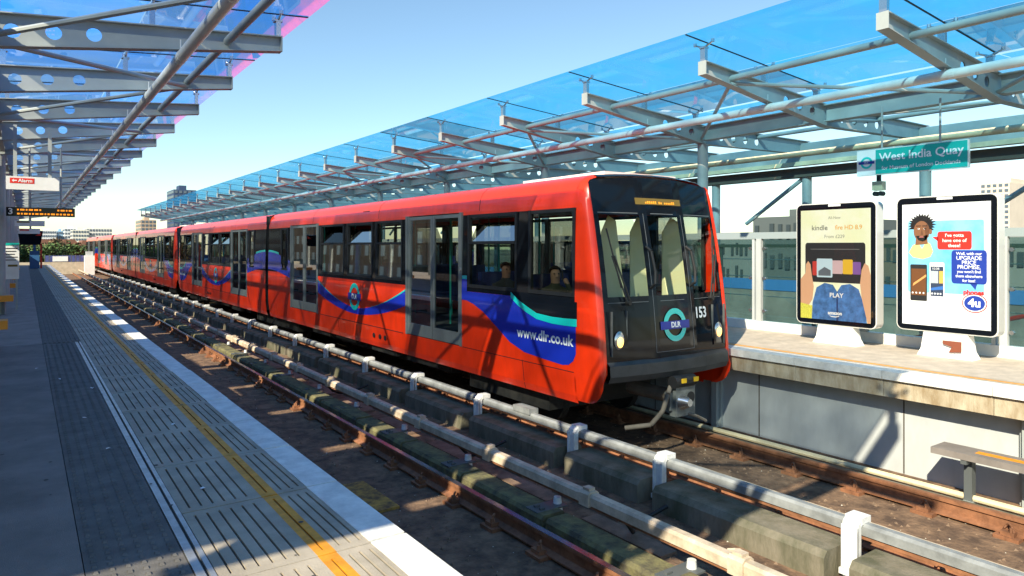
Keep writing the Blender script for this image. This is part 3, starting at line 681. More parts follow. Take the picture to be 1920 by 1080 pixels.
canR, ysR, xbR = canopy('glass_canopy', 'teal glass canopy on grey rafters over the platform with the posters', 8.13, 1, 4.10-3*S, 28, M['glass_canr'], False, 0, 9.70, 8.78)
canL, ysL, xbL = canopy('glass_canopy', 'blue glass canopy with pink edge over the shaded platform', 2.71, -1, 1.26, 26, M['glass_can'], True, 0, 1.53, 2.06)
# unseen solid decking added behind the near canopy to shade platform and track
for k, y in enumerate(ysL[:-1]):
    MB().box(-9.5, -3.78, y+.005, y+S-.005, 4.02, 4.06).build('shade_deck', M['deck'], canL)
    if k != 5: MB().box(-3.42, xbL-.12, y+.03, y+S-.55, 4.02, 4.06).build('shade_deck', M['deck'], canL)  # gaps dapple the track; one bay left open to light the alarm sign
    MB().box(-3.78, -3.42, y+.03, y+(S-.03 if y < 9 else S-1.3), 4.02, 4.06).build('shade_deck', M['deck'], canL)  # gaps shaped to throw dashes of sun on the white platform edge
    if k % 2: MB().tube((-7.0, y, 0), (-7.0, y, 4.02), .105, 12).build('column', M['steel'], canL, smooth=40)
for k, y in enumerate(ysR[:-1]):
    MB().quad([(xbR+.12, y+.01, 4.29), (15.3, y+.01, 4.42), (15.3, y+S-.01, 4.42), (xbR+.12, y+S-.01, 4.29)]).build('glass_pane', M['glass_canr'], canR)
    MB().tube((15.0, y, -6), (15.0, y, 3.3), .11, 12).build('column', M['steel'], canR, smooth=40)
    if k % 2: MB().tube((15.0, y, 3.2), (14.9, y+1.6, 2.1), .05, 8).build('brace', M['steel'], canR)
ye = ysR[-1]
MB().box(14.85, 15.15, ysR[0], ye, 3.16, 3.38).build('rear_beam', mat('beam_brown', (.11, .095, .075), .6), canR)
MB().box(14.72, 14.80, ysR[0], ye, 3.50, 3.92).build('rear_fascia', M['steel'], canR)
MB().box(14.62, 14.80, ysR[0], ye, 3.40, 3.495).build('rear_trim', M['cream'], canR)
MB().tube((13.1, ysR[0], 3.92), (13.1, ye, 3.92), .045, 10).build('purlin', M['steel'], canR, smooth=40)
for k, y in enumerate(ysR[:-1]):
    MB().tube((13.1, y, 3.9), (xbR+.1, y+(S if k % 2 else 0)-(0 if k % 2 else 0), 3.74), .03, 8).build('brace', M['steel'], canR, smooth=40)
    inst('glass_fitting', FM, canR, (12.9, y, 4.0))
MB().tube((12.5, ysR[0], 3.36), (12.5, ye, 3.36), .06, 12).build('cable_tube', M['cream'], canR, smooth=40)

# ================================================================ RIGHT PLATFORM THINGS
def fx_map(X0, sgn=1):            # flat print facing -X: local (a to the viewer's right, b up)
    return lambda a, b, off=0: (X0-off, -a, b)
def poster_stand(label, Yc, wd, z0, z1, build):
    t = thing('poster_stand', label, 'advertising panel', (10.55, Yc, 0), group='poster stands on the far platform')
    h2 = wd/2
    # rounded case
    MB().prism(rrect(-h2, h2, z0, z1, .09), lambda a, b: (-.10, -a, b), lambda a, b: (.10, -a, b)).build('case', mat('case_pale', (.66, .65, .62), .35, coat=.3), t, smooth=40)
    MB().prism(rrect(-h2+.015, h2-.015, z0+.015, z1-.015, .08), lambda a, b: (-.108, -a, b), lambda a, b: (-.099, -a, b)).build('black_border', M['black'], t)
    MB().prism([(-.36, 0), (.36, 0), (.32, .10), (.28, z0+.01), (-.28, z0+.01), (-.32, .10)], lambda a, b: (-.12+.03*(b > .05), -a, b), lambda a, b: (.12-.03*(b > .05), -a, b)).build('base', M['white'], t)
    MB().box(-.112, -.106, -.10, .10, z1-.055, z1-.022).build('badge', M['ptxt'], t)
    pw, ph = wd-.17, z1-z0-.19
    zb = z0+.085
    cnt = [0]
    def shp(nm, poly, m, lay):      # poly in 0..1 poster coordinates
        MB().quad([(-.109-.0011*lay, -((x-.5)*pw), zb+y*ph) for x, y in poly]).build(nm, m, t, fix=False)
    def txt(s, x, y, size, m, lay, bold=.0, sp=1.0):
        text('lettering', s, size, m, t, lambda a, b: (-.109-.0011*lay, -((x-.5)*pw+a), zb+y*ph+b), bold=bold, space=sp)
    build(shp, txt, t)
    MB().quad([(-.125, -h2+.05, z0+.05), (-.125, h2-.05, z0+.05), (-.125, h2-.05, z1-.06), (-.125, -h2+.05, z1-.06)]).build('cover_glass', MATS.get('poster_glass') or glass('poster_glass', (.97, .97, .97), refl=.5), t)
    return t
pm_ = lambda n, c: mat('print_'+n, c, .55)
def poster_a(shp, txt, t):
    bgm = mat('print_cream', (.93, .94, .76), .55, col2=(.86, .89, .58), vscale=2.2)
    shp('sheet', [(0, 0), (1, 0), (1, 1), (0, 1)], bgm, 0)
    skin = pm_('skin', (.72, .40, .24)); skd = pm_('skin2', (.62, .32, .18)); jean = mat('print_denim', (.06, .17, .42), .6, var=.35, vscale=9)
    shp('jeans', [(.16, 0), (.95, 0), (.93, .12), (.84, .29), (.72, .335), (.60, .32), (.54, .26), (.48, .32), (.36, .335), (.24, .29), (.18, .15)], jean, 1)
    shp('jeans_fold', [(.53, 0), (.56, 0), (.55, .27), (.53, .24)], pm_('denim_dark', (.02, .05, .16)), 2)
    shp('tablet', rrect(.07, .93, .34, .70, .03), pm_('tablet', (.025, .025, .028)), 2)
    shp('hand', [(0, .12), (.10, .10), (.18, .18), (.20, .30), (.17, .40), (.15, .50), (.115, .53), (.08, .50), (.075, .42), (0, .36)], skin, 4)
    shp('hand', [(1, 0), (.96, 0), (.88, .22), (.86, .34), (.88, .46), (.92, .52), (.97, .50), (1, .42)], skin, 4)
    shp('cuff', [(0, 0), (.17, 0), (.18, .12), (0, .14)], mat('print_knit', (.72, .70, .10), .7, var=.3, vscale=60), 5)
    for x0, x1, y0, y1, c in ((.18, .25, .40, .53, (.55, .05, .04)), (.46, .62, .42, .54, (.60, .42, .45)), (.62, .76, .42, .55, (.75, .45, .04)), (.76, .87, .42, .53, (.22, .10, .35)), (.245, .475, .385, .555, (.50, .66, .75))):
        shp('screen_tile', rrect(x0, x1, y0, y1, .012), pm_('tile%d' % int(x0*1000), c), 3 if x0 != .245 else 4)
    shp('screen_tile', [(.27, .40), (.45, .40), (.45, .45), (.36, .48), (.27, .44)], pm_('tile_grey', (.12, .14, .17)), 5)
    shp('screen_bar', [(.15, .64), (.85, .64), (.85, .643), (.15, .643)], pm_('grey', (.3, .3, .3)), 3)
    dk = pm_('ink', (.05, .05, .05)); gr = pm_('ink_grey', (.30, .30, .25)); og = pm_('ink_orange', (.85, .38, .02))
    txt('All-New', .5, .925, .06, gr, 2); txt('kindle', .285, .835, .115, dk, 2); txt('fire HD 8.9', .70, .835, .10, og, 2, sp=.95); txt('From £229', .5, .755, .075, gr, 2)
    txt('PLAY', .53, .225, .10, M['ptxt'], 3, bold=.002); txt('amazon', .51, .065, .075, M['ptxt'], 3, bold=.003)
    shp('smile_mark', [(.42, .042), (.46, .030), (.52, .028), (.57, .038), (.57, .044), (.52, .036), (.46, .038)], M['ptxt'], 3)
def poster_b(shp, txt, t):
    shp('sheet', [(0, 0), (1, 0), (1, 1), (0, 1)], pm_('paper', (.80, .83, .85)), 0)
    shp('blue_field', rrect(.07, .93, .27, .86, .02), mat('print_sky', (.10, .47, .80), .55, col2=(.26, .62, .86), vscale=2), 1)
    sk = pm_('skin_brown', (.24, .105, .05)); hr = pm_('hair', (.012, .010, .010))
    hp = []
    for k in range(34):
        a = R(-25+230*k/33); r_ = .125 if k % 2 else .150+.03*random.random(); hp.append((.235+r_*math.cos(a), .825+r_*.62*math.sin(a)))
    shp('hair', hp, hr, 2)
    shp('collar', [(.08, .60), (.13, .66), (.20, .68), (.24, .63), (.29, .69), (.34, .67), (.37, .61), (.34, .565), (.25, .545), (.13, .56)], pm_('yellow_shirt', (.78, .74, .25)), 2)
    shp('neck', [(.16, .66), (.31, .67), (.30, .74), (.17, .74)], sk, 3); shp('face', circ(.235, .775, .095, 20, .085), sk, 4); shp('ear', circ(.34, .77, .02, 10, .022), sk, 3)
    shp('beard', [(.165, .735), (.20, .70), (.25, .69), (.295, .705), (.31, .745), (.25, .735), (.20, .738)], hr, 5)
    for x in (.20, .275): shp('eye', circ(x, .795, .015, 10, .006), M['ptxt'], 5); shp('pupil', circ(x-.004, .796, .006, 8, .005), hr, 6); shp('brow', [(x-.03, .815), (x+.03, .817), (x+.03, .822), (x-.03, .822)], hr, 6)
    shp('cheek', [(.265, .69), (.32, .73), (.33, .79), (.30, .84), (.275, .80), (.28, .74)], pm_('skin_shade', (.15, .062, .03)), 5); shp('nose', [(.225, .745), (.255, .745), (.243, .79), (.236, .79)], pm_('skin_shade', (.15, .062, .03)), 6)
    shp('mouth', [(.205, .722), (.265, .722), (.255, .735), (.215, .735)], pm_('lip', (.36, .12, .10)), 6)
    rd = pm_('bubble_red', (.72, .03, .02)); nv = pm_('bubble_navy', (.012, .045, .34))
    shp('red_bubble', rrect(.42, .80, .625, .77, .025), rd, 2); shp('red_bubble', [(.43, .73), (.36, .725), (.43, .69)], rd, 2)
    for i, s in enumerate(("I've gotta", "have one of", "these!")): txt(s, .61, .738-i*.041, .064, M['ptxt'], 3, bold=.0012)
    shp('navy_bubble', rrect(.58, .96, .355, .62, .03), nv, 4); shp('navy_bubble', [(.78, .36), (.86, .36), (.84, .31)], nv, 4)
    for i, (s, z) in enumerate((("Well, with our", .058), ("UPGRADE", .074), ("PRICE", .074), ("PROMISE,", .074), ("you won't find", .055), ("them elsewhere", .055), ("for less!", .055))): txt(s, .77, .592-i*.0355, z, M['ptxt'], 5, bold=.0008, sp=.92)
    for x0, x1, y0, y1, body, scr in ((.10, .30, .20, .50, (.02, .02, .022), (.16, .06, .02)), (.33, .50, .20, .52, (.75, .76, .78), (.03, .05, .10))):
        shp('handset', rrect(x0, x1, y0, y1, .012), pm_('hs%d' % int(x0*100), body), 3); shp('handset_screen', [(x0+.012, y0+.045), (x1-.012, y0+.045), (x1-.012, y1-.035), (x0+.012, y1-.035)], pm_('hsc%d' % int(x0*100), scr), 4)
    shp('screen_glow', [(.13, .32), (.29, .40), (.29, .42), (.14, .345)], pm_('glow', (.75, .35, .12)), 5)
    shp('screen_photo', [(.345, .35), (.43, .35), (.43, .45), (.345, .45)], pm_('photo', (.45, .50, .55)), 5); shp('screen_photo', [(.44, .35), (.487, .35), (.487, .45), (.44, .45)], pm_('photo2', (.65, .42, .10)), 5); shp('screen_wave', [(.345, .29), (.487, .30), (.487, .33), (.345, .31)], pm_('wave', (.04, .16, .50)), 5)
    txt('10:08', .40, .468, .045, M['ptxt'], 5)
    for k in range(4):
        for x0 in (.13, .36): shp('app_icon', circ(x0+.043*k*(1 if x0 < .2 else .75), .265, .011, 8, .008), M['ptxt'], 5)
    shp('logo_ring', circ(.83, .205, .135, 24, .075), rd, 3); shp('logo_ring', circ(.83, .205, .125, 24, .068), M['ptxt'], 4); shp('logo_oval', circ(.83, .205, .112, 24, .059), nv, 5)
    txt('4u', .83, .205, .15, M['ptxt'], 6, bold=.006); txt('phones', .82, .288, .085, rd, 5, bold=.004)
    for i in range(2):
        for q in range(14): shp('small_print', [(.36+q*.042, .10-i*.03), (.36+q*.042+random.uniform(.02, .036), .10-i*.03), (.36+q*.042+.03, .109-i*.03), (.36+q*.042, .109-i*.03)], pm_('ink_pale', (.52, .62, .74)), 2)
poster_stand('white cased poster of a tablet held over denim knees', 6.02, 1.32, .29, 2.23, poster_a)
ps2 = poster_stand('white cased poster with speech bubbles, a face and two handsets', 4.42, 1.30, .34, 2.25, poster_b)
MB().prism([(-.02, .24), (.22, .24), (.22, .10), (.06, .08), (.10, .16), (-.01, .19)], lambda a, b: (-.128, -a, b), lambda a, b: (-.124, -a, b)).build('rust_patch', mat('rust_brown', (.22, .06, .03), .8), ps2)
# station name sign
sgn = thing('station_sign', 'teal hanging station name sign with white roundel panel', 'sign', (10.92, 5.10, 0))
MB().box(-.03, .03, -.80, .80, 2.66, 3.06).build('sign_box', M['white'], sgn)
MB().box(-.036, -.031, -.79, .50, 2.672, 3.048).build('teal_face', M['teal'], sgn)
sm_ = lambda off: (lambda a, b: (-.036-off, -a, 2.86+b))
text('lettering', 'West India Quay', .172, M['ptxt'], sgn, lambda a, b: (-.039, -(a+.15), 2.92+b), bold=.003, space=1.0)
text('lettering', 'for Museum of London Docklands', .080, M['ptxt'], sgn, lambda a, b: (-.039, -(a+.15), 2.755+b), bold=.001)
n = 28; MB().grid([[(-.034, .645+r_*math.cos(2*math.pi*k/n), 2.86+r_*math.sin(2*math.pi*k/n)) for k in range(n+1)] for r_ in (.062, .095)]).build('roundel_ring', M['turq'], sgn)
MB().box(-.038, -.033, .52, .77, 2.84, 2.88).build('roundel_bar', M['navy'], sgn)
text('lettering', 'DLR', .035, M['ptxt'], sgn, lambda a, b: (-.040, .645-a, 2.86+b))
for y in (-.42, .42): MB().tube((0, y, 3.06), (0, y, 3.72), .016, 8).build('hanger', M['steel'], sgn)
cy_, cz_ = onX(1648, 357, 12.6)
cc = thing('security_camera', 'small cream camera pair hanging below the brown beam near the sign', 'camera', (12.6, cy_, cz_))
MB().box(-.07, .07, -.09, .09, 0, .16).build('housing', M['cream'], cc); MB().box(-.03, .03, -.03, .03, .16, .62).build('bracket', M['dark'], cc)
for y in (-.05, .05): MB().tube((-.05, y, -.06), (.05, y, -.06), .045, 10).build('cable_loop', M['dark'], cc)
# glazed screen
gs = thing('glass_screen', 'green tinted glazed screen with pale posts behind the posters', 'glass screen', (11.15, 0, 0))
MB().box(-.05, .10, YA, 72, 0, .16).build('kerb', M['white'], gs)
MB().box(-.04, .06, YA, 72, 1.68, 1.80).build('top_rail', mat('rail_grey', (.30, .35, .36), .5), gs)
y = 7.87-1.96*6
while y < 70:
    MB().box(-.05, .03, y-.05, y+.05, .16, 1.68).box(-.03, .05, y+.10, y+.15, .16, 1.68).build('post', M['wall'], gs)
    MB().quad([(.02, y+.16, .17), (.02, y+1.91, .17), (.02, y+1.91, 1.67), (.02, y+.16, 1.67)]).build('glass_pane', M['glass_scr'], gs)
    MB().box(.03, .07, y+.05, y+1.91, 1.52, 1.58).build('mid_rail', M['steel_d'], gs); MB().box(.05, .09, y+.9, y+.96, .16, 1.52).build('mullion', M['steel_d'], gs)
    bl = MB()
    for z in (.35, .95, 1.5):
        bl.tube((-.03, y+.20, z), (.03, y+.20, z), .03, 8); bl.tube((-.03, y-.09, z), (.03, y-.09, z), .03, 8)
    bl.build('glass_clamp', M['chrome'], gs)
    for z in (.62, .98, 1.3): MB().tube((.06, y, z), (.06, y+1.96, z), .008, 5).build('wire', M['chrome'], gs)
    y += 1.96
nb = thing('prohibition_sign', 'round red no entry style sign fixed on the glass screen', 'sign', (11.08, 2.93, 1.0))
n = 24; MB().grid([[(-.02, r_*math.cos(2*math.pi*k/n), r_*math.sin(2*math.pi*k/n)) for k in range(n+1)] for r_ in (.085, .115)]).build('ring', M['redsign'], nb)
MB().prism([(-.085, .07), (-.07, .085), (.085, -.07), (.07, -.085)], lambda a, b: (-.022, a, b), lambda a, b: (-.019, a, b)).build('slash', M['redsign'], nb)
# stair rails beyond the screen
sr = thing('stair_rail', 'red sloping stair handrail seen through the glazed screen', 'handrail', (12.2, 7.0, 0))
MB().tube((0, -4.5, 1.0), (0, 1.5, -.9), .035, 8).build('handrail', M['redsign'], sr); MB().tube((0.02, -4.5, .5), (0.02, 1.5, -1.4), .03, 8).build('lower_rail', M['steel_d'], sr)
for y in (-4, -2, 0): MB().tube((.02, y, -2), (.02, y, .85-(y+4)*.31), .025, 6).build('baluster', M['steel_d'], sr)
tag(MB().box(11.4, 16.5, -8, 72, -2.4, -2.2).build('lower_walkway', mat('walk_conc', (.35, .34, .31), .8, var=.2)), 'pale concrete walkway below and behind the glazed screen', 'walkway')

# ================================================================ LEFT PLATFORM THINGS
al = thing('alarm_sign', 'white hanging sign with red alarm arrow panel under the canopy', 'sign', (.13, 16.2, 0))
MB().box(-.42, .42, -.05, .05, 2.62, 2.87).build('sign_box', M['white'], al); MB().box(-.36, .02, -.054, -.051, 2.74, 2.84).build('red_panel', M['redsign'], al)
text('lettering', 'Alarm', .09, M['ptxt'], al, lambda a, b: (-.12+a, -.057, 2.79+b), bold=.002)
MB().prism([(-.33, .0), (-.30, .03), (-.30, .01), (-.25, .01), (-.25, -.01), (-.30, -.01), (-.30, -.03)], lambda a, b: (a, -.056, 2.79+b), lambda a, b: (a, -.0545, 2.79+b)).build('arrow', M['ptxt'], al)
for x in (-.28, .27): MB().box(x-.03, x+.03, -.02, .02, 2.87, 3.85).build('hanger', M['steel'], al)
db = thing('departure_board', 'black hanging departure board with platform number 3 and orange text', 'display', (.34, 19.2, 0))
MB().box(-.68, .62, -.08, .08, 2.22, 2.42).build('case', M['black'], db)
text('lettering', '3', .19, M['ptxt'], db, lambda a, b: (-.60+a, -.084, 2.32+b), bold=.004)
for r_, z in enumerate((2.365, 2.275)):
    x = -.48
    while x < .55:
        w_ = random.uniform(.03, .09)
        if not (-.02 < x < .22 and r_ == 0): MB().box(x, min(x+w_, .58), -.083, -.081, z-.017, z+.017).build('text_block', M['led'], db)
        x += w_+.025
for x in (-.25, .35): MB().tube((x, 0, 2.42), (x, 0, 3.8), .02, 6).build('hanger', M['steel'], db)
bn = thing('platform_bench', 'orange perch bench beside the grey columns', 'bench', (-.55, 13.0, 0), group='orange perch benches along the platform')
MB().box(-.45, .34, -.18, .18, .30, .43).build('seat', M['orange'], bn)
for x in (-.30, .15): MB().box(x-.03, x+.03, -.12, .12, 0, .30).build('leg', M['steel_d'], bn)
bn['label'] = 'orange perch bench on short dark legs beside the canopy columns'
for y in (19.4, 25.6, 31.7, 37.8, 44): c = copy_tree(bn); c.location = (-.55, y, 0)
nbd = thing('notice_board', 'white notice board with teal header standing by the columns', 'notice board', (-.28, 20.6, 0))
MB().box(-.2, .17, -.04, .04, .75, 1.62).build('board', M['white'], nbd); MB().box(-.2, .17, -.046, -.041, 1.56, 1.62).build('header', M['teal'], nbd)
for k in range(5): MB().box(-.17, .14-.03*(k % 3), -.045, -.041, 1.48-k*.07, 1.50-k*.07).build('text_line', M['dark'], nbd)
MB().box(-.05, .14, -.046, -.041, 1.05, 1.10).build('label_strip', M['ledbg'], nbd)
for x in (-.15, .12): MB().box(x-.02, x+.02, -.02, .02, 0, .75).build('leg', M['steel'], nbd)
mx_, mz_ = onY(57, 447, 34)
mo = thing('platform_monitor', 'black tilted monitor hanging under the canopy further along', 'monitor', (mx_, 34, 0))
MB().prism([(-.06, mz_+.28), (.06, mz_+.31), (.12, mz_-.22), (.0, mz_-.26)], lambda a, b: (-.42+.08*(b < mz_), a, b), lambda a, b: (.42-.08*(b < mz_), a, b)).build('screen', M['black'], mo)
MB().prism([(.02, .02), (.36, .24), (.36, -.05), (.25, -.16)], lambda a, b: (a, -.07+.12*(.28-b)/.5-.012, mz_+b), lambda a, b: (a, -.06+.12*(.28-b)/.5, mz_+b)).build('picture', M['redsign'], mo)
MB().tube((0, 0, mz_+.2), (0, 0, 3.8), .03, 6).build('hanger', M['steel_d'], mo)
for y, wd in ((24.5, .36), (28, .3)):
    s_ = thing('hanging_sign', 'small white hanging sign with %s under the canopy' % ('a yellow strip' if wd > .33 else 'a red strip'), 'sign', (.12, y, 0))
    MB().box(-wd, wd, -.04, .04, 2.12 if wd > .33 else 1.95, 2.28 if wd > .33 else 2.12).build('sign_box', M['white'], s_)
    MB().box(-wd*.85, 0, -.044, -.041, 2.22 if wd > .33 else 2.05, 2.26 if wd > .33 else 2.10).build('strip', M['ledbg'] if wd > .33 else M['redsign'], s_)
    MB().tube((0, 0, 2.2), (0, 0, 3.8), .02, 6).build('hanger', M['steel'], s_)
for k, (x, y) in enumerate(((.93, 4.75), (.52, 6.1), (.44, 7.3), (.60, 8.8), (1.05, 6.6), (.33, 9.6), (.12, 10.6))):
    b_ = MB(); q = [(random.uniform(.6, 1)*.022*math.cos(a*1.257), random.uniform(.5, 1)*.03*math.sin(a*1.257), random.uniform(.001, .012)) for a in range(5)]
    b_.quad(q); tag(b_.build('paper_scrap', M['ptxt'], None, (x, y, .002)), 'tiny white crumpled paper scrap lying on the platform paving', 'litter', 'paper scraps on the platform')
kb = thing('help_point', 'blue help point cabinet standing at the platform end', 'cabinet', (.55, 58, 0))
MB().box(-.28, .28, -.25, .25, 0, 1.2).build('cabinet', mat('kiosk_blue', (.03, .12, .28), .5), kb); MB().box(-.07, .07, -.1, .1, 1.2, 2.6).build('post', mat('kiosk_blue', (.03, .12, .28), .5), kb); MB().box(.32, .44, -.1, .1, 0, 1.7).build('red_post', M['redsign'], kb)

# ================================================================ BACKGROUND
def at_depth(u, v, Y): return onY(u, v, Y)
emb = struct(MB().box(-120, 60, 84, 150, -6.9, -.9).build('embankment', mat('grass_bank', (.12, .10, .055), .95, var=.4, vscale=.6)))
fn = thing('site_fence', 'blue boarded fence with white notice on a pale wall past the platform end', 'fence', (0, 83, -.5))
fx0, fx1 = onY(84, 480, 83)[0], onY(158, 480, 83)[0]; nP = 9
for k in range(nP):
    a = fx0+(fx1-fx0)*k/nP
    for q in range(5): MB().box(a+.02, a+(fx1-fx0)/nP-.04, -.04, .04, .47+q*.125, .57+q*.125).build('board', mat('hoard_blue', (.07, .09, .27), .6, var=.2), fn)
    MB().box(a-.03, a+.03, -.05, .05, .4, 1.15).build('post', M['steel_d'], fn)
wx_ = onY(113, 487, 83)[0]
MB().box(wx_-.65, wx_+.65, -.10, -.055, .50, 1.0).build('white_notice', M['white'], fn); MB().box(-15, 5.4, -.25, .25, -.8, .42).build('pale_wall', mat('kerb_pale', (.50, .43, .32), .8, var=.15), fn)
cb = thing('equipment_cabinet', 'white trackside cabinet standing near the end of the train', 'cabinet', (5.22, 80, -1.3)); MB().box(-.42, .42, -.5, .5, 0, 1.9).build('body', M['white'], cb); MB().box(-.3, .3, -.35, .35, 1.9, 2.3).build('cap', M['wall'], cb)
def tree(label, X, Y, zb, h, w_, col, n=1100):
    t = thing('tree', label, 'tree', (X, Y, zb), group='trees on the bank beyond the platform end')
    MB().tube((0, 0, -.5), (0, 0, h*.6), .14, 8, .06).tube((0, 0, h*.3), (w_*.3, .2, h*.65), .06, 6, .02).tube((0, 0, h*.35), (-w_*.3, -.2, h*.7), .06, 6, .02).build('trunk', mat('bark', (.07, .05, .035), .9), t)
    b = MB(); lob = [(random.uniform(-.32, .32)*w_, random.uniform(-.3, .3)*w_, random.uniform(.30, .8)*h, random.uniform(.16, .30)*w_) for _ in range(11)]
    for _ in range(n):
        cx, cy, cz, r_ = random.choice(lob); d = Vector((random.gauss(0, 1), random.gauss(0, 1), random.gauss(0, .8))).normalized()*r_*random.uniform(.6, 1.05)
        p = Vector((cx, cy, cz))+d; u = Vector((random.gauss(0, 1), random.gauss(0, 1), random.gauss(0, 1))).normalized(); v = u.orthogonal().normalized(); s = random.uniform(.08, .18)
        b.quad([p-u*s, p+v*s*.7, p+u*s, p-v*s*.7])
    b.build('crown', mat('leaf_%d' % int(col[1]*1000), col, .8, var=.5, vscale=.9), t, fix=False)
for k in range(16):
    X = -6+k*.72+random.uniform(-.2, .2); g = k % 3
    tree(('dense dark green bushy tree on the bank', 'bare brownish shrubby tree on the bank', 'mid green rounded tree on the bank')[g], X, 90+random.uniform(0, 9), -.95, random.uniform(2.6, 3.9), random.uniform(2.6, 3.8), ((.035, .075, .02), (.15, .10, .045), (.06, .11, .03))[g])
WG = mat('far_window', (.10, .13, .17), .15)
def block(name, label, u0, u1, vt, Y, depth, col, floors, bays, group=None, base=-7, roof=None):
    xa, zt = onY(u0, vt, Y); xb_, _ = onY(u1, vt, Y)
    t = thing(name, label, 'building', ((xa+xb_)/2, Y, base), group=group); w2 = (xb_-xa)/2; h = zt-base
    MB().box(-w2, w2, 0, depth, 0, h).build('wall', mat('bw_%s_%d' % (name, int(col[0]*1000+u0)), col, .8, var=.06, vscale=.2), t)
    MB().box(-w2*.4, w2*.25, depth*.2, depth*.6, h, h+h*.06).build('roof_plant', mat('bw_%s_%d' % (name, int(col[0]*1000+u0)), col), t)
    if roof: MB().prism([(-w2*1.03, h), (w2*1.03, h), (w2*.8, h+roof), (-w2*.8, h+roof)], lambda a, b: (a, -.3, b), lambda a, b: (a, depth+.3, b)).build('roof', mat('roof_brown', (.20, .09, .06), .8, var=.2, vscale=.5), t)
    fh = (h-2)/floors; bw = 2*w2/bays
    me = MB().box(bw*.18, bw*.82, -.12, .05, fh*.25, fh*.78).mesh('window', WG)
    me2 = MB().box(-.12, .05, bw*.18, bw*.82, fh*.25, fh*.78).mesh('window', WG)
    vis = [f for f in range(floors) if base+2+f*fh > -4]
    for f in vis:
        for k in range(bays): inst('window', me, t, (-w2+k*bw, 0, 2+f*fh))
    nb_ = max(1, int(depth/bw))
    for f in vis:
        for k in range(nb_): inst('window', me2, t, (-w2, k*bw, 2+f*fh))
    return t
gA = 'apartment blocks on the skyline beyond the platform'
block('apartment_block', 'wide pale apartment block with balconies left of the skyline group', 72, 106, 432, 300, 20, (.62, .62, .62), 9, 8, gA)
block('apartment_block', 'small blue topped block between the pale apartment blocks', 106, 121, 433, 320, 15, (.25, .40, .55), 8, 4, gA)
block('apartment_block', 'bright white narrow apartment tower on the skyline', 121, 148, 428, 310, 15, (.75, .75, .73), 10, 5, gA)
block('apartment_block', 'cream apartment block with flat roof on the skyline', 136, 167, 431, 290, 15, (.70, .66, .56), 9, 6, gA)
block('apartment_block', 'pale stepped apartment block nearest the train on the skyline', 162, 210, 428, 300, 18, (.68, .66, .60), 9, 9, gA)
block('terrace_house', 'low brown roofed terrace behind the bank of trees', 40, 150, 461, 150, 9, (.30, .19, .13), 3, 12, 'brown roofed terraces', roof=1.2)
block('terrace_house', 'brown brick house beside the terrace behind the trees', 150, 200, 460, 145, 9, (.33, .21, .13), 3, 5, 'brown roofed terraces', roof=.9)
block('glass_tower', 'dark blue glass tower rising above the end of the canopy', 326, 368, 355, 260, 14, (.03, .06, .13), 16, 5)
block('brick_tower', 'brown and blue tower seen over the train roof', 264, 293, 412, 280, 14, (.45, .33, .24), 12, 4)
def tower_x(name, label, u0, u1, vt, X, depth, col, floors, bays):
    ya, zt = onX(u0, vt, X); yb_, _ = onX(u1, vt, X)
    t = thing(name, label, 'building', (X, (ya+yb_)/2, -7)); h2 = abs(ya-yb_)/2; h = zt+7
    cm_ = mat('tx_'+name+str(u0), col, .8, var=.06, vscale=.2); MB().box(0, depth, -h2, h2, 0, h).build('wall', cm_, t); MB().box(depth*.2, depth*.7, -h2*.7, h2*.5, h, h+h*.05).build('roof_plant', cm_, t)
    fh = (h-2)/floors; bw = 2*h2/bays; me = MB().box(-.10, .05, bw*.2, bw*.8, fh*.28, fh*.78).mesh('window', WG if X > 100 else mat('dull_window', (.045, .06, .065), .3))
    for f in range(floors):
        for k in range(bays):
            if X > 100 or random.random() > .3: inst('window', me, t, (0, -h2+k*bw, 2+f*fh), scale=None if X > 100 else (1, random.uniform(.7, 1.0), random.uniform(.75, 1.0)))
    return t
tower_x('tower_block', 'tall beige tower block standing behind the right poster', 1838, 1893, 345, 160, 14, (.66, .56, .46), 18, 5)
tower_x('office_building', 'grey office building with dark strip windows behind the glazed screen', 1412, 1500, 408, 34, 12, (.085, .105, .105), 5, 6)
tower_x('warehouse', 'low pale building with wide windows seen through the glazed screen', 1240, 1412, 447, 46, 12, (.16, .18, .18), 4, 22)
tower_x('warehouse', 'low brown brick building seen through the screen between the posters', 1500, 1700, 450, 42, 12, (.13, .11, .09), 4, 16)
tower_x('warehouse', 'pale low terrace seen through the screen right of the posters', 1720, 2300, 452, 40, 12, (.20, .21, .20), 4, 26)
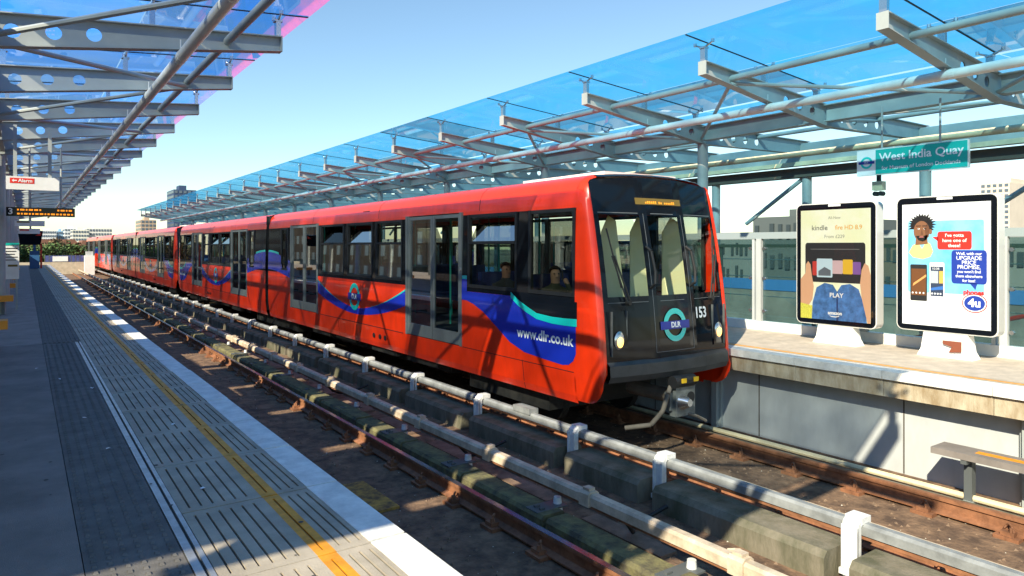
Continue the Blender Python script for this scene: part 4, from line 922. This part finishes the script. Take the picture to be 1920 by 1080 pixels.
hd_ = thing('site_hoarding', 'street hoarding with a blue upper band beyond the glazed screen', 'hoarding', (24, 0, -7))
MB().box(0, .3, -12, 45, 0, 6.8).build('boards', mat('hoard_grey', (.16, .17, .16), .8, var=.3, vscale=.8), hd_); MB().box(-.03, .33, -12, 45, 6.81, 7.22).build('blue_band', mat('hoard_bright', (.03, .16, .42), .6), hd_)
# brick warehouses across the quay to the left, mirrored in the train windows
for k in range(7):
    t = thing('quay_warehouse', 'brown brick quayside warehouse with rows of windows and %s' % ('a pale stone base', 'a slate roof', 'green loading doors', 'a tall end gable', 'two brick chimneys', 'a cream cornice', 'a rooftop tank')[k], 'building', (-38, -20+k*38, -7), group='brick warehouses across the quay')
    bk_ = mat('warehouse_brick', (.26, .14, .075), .85, var=.2, vscale=.4)
    MB().box(-14, 0, 0, 37.6, 0, 21).build('wall', bk_, t)
    me = MB().box(-.05, .10, -.75, .75, 0, 1.8).mesh('window', mat('warehouse_window', (.38, .38, .35), .3))
    for f in range(5):
        for q in range(11): inst('window', me, t, (0, 1.8+q*3.4, 2.2+f*3.6))
    if k == 0: MB().box(.02, .2, 0, 37.6, 0, 1.8).build('stone_base', M['wall'], t)
    if k == 1: MB().prism([(-14.3, 21), (.3, 21), (-4, 24), (-10, 24)], lambda a, b: (a, 0, b), lambda a, b: (a, 37.6, b)).build('roof', mat('slate', (.10, .10, .11), .7), t)
    if k == 2:
        for q in range(4): MB().box(-.02, .14, 3.0+q*6.8, 4.6+q*6.8, 1, 18).build('loading_door', mat('door_green', (.05, .10, .08), .6), t)
    if k == 3: MB().prism([(-14, 21), (0, 21), (-7, 26)], lambda a, b: (a, 37, b), lambda a, b: (a, 37.6, b)).build('gable', bk_, t)
    if k == 4:
        for q in (10, 26): MB().box(-5, -3.8, q, q+1.5, 21, 24.5).build('chimney', bk_, t)
    if k == 5: MB().box(-.1, .4, 0, 37.6, 20.3, 21.2).build('cornice', M['cream'], t)
    if k == 6: MB().tube((-6, 18, 21), (-6, 18, 24), 2, 16).build('tank', M['steel'], t)
print('objects', len(bpy.data.objects))
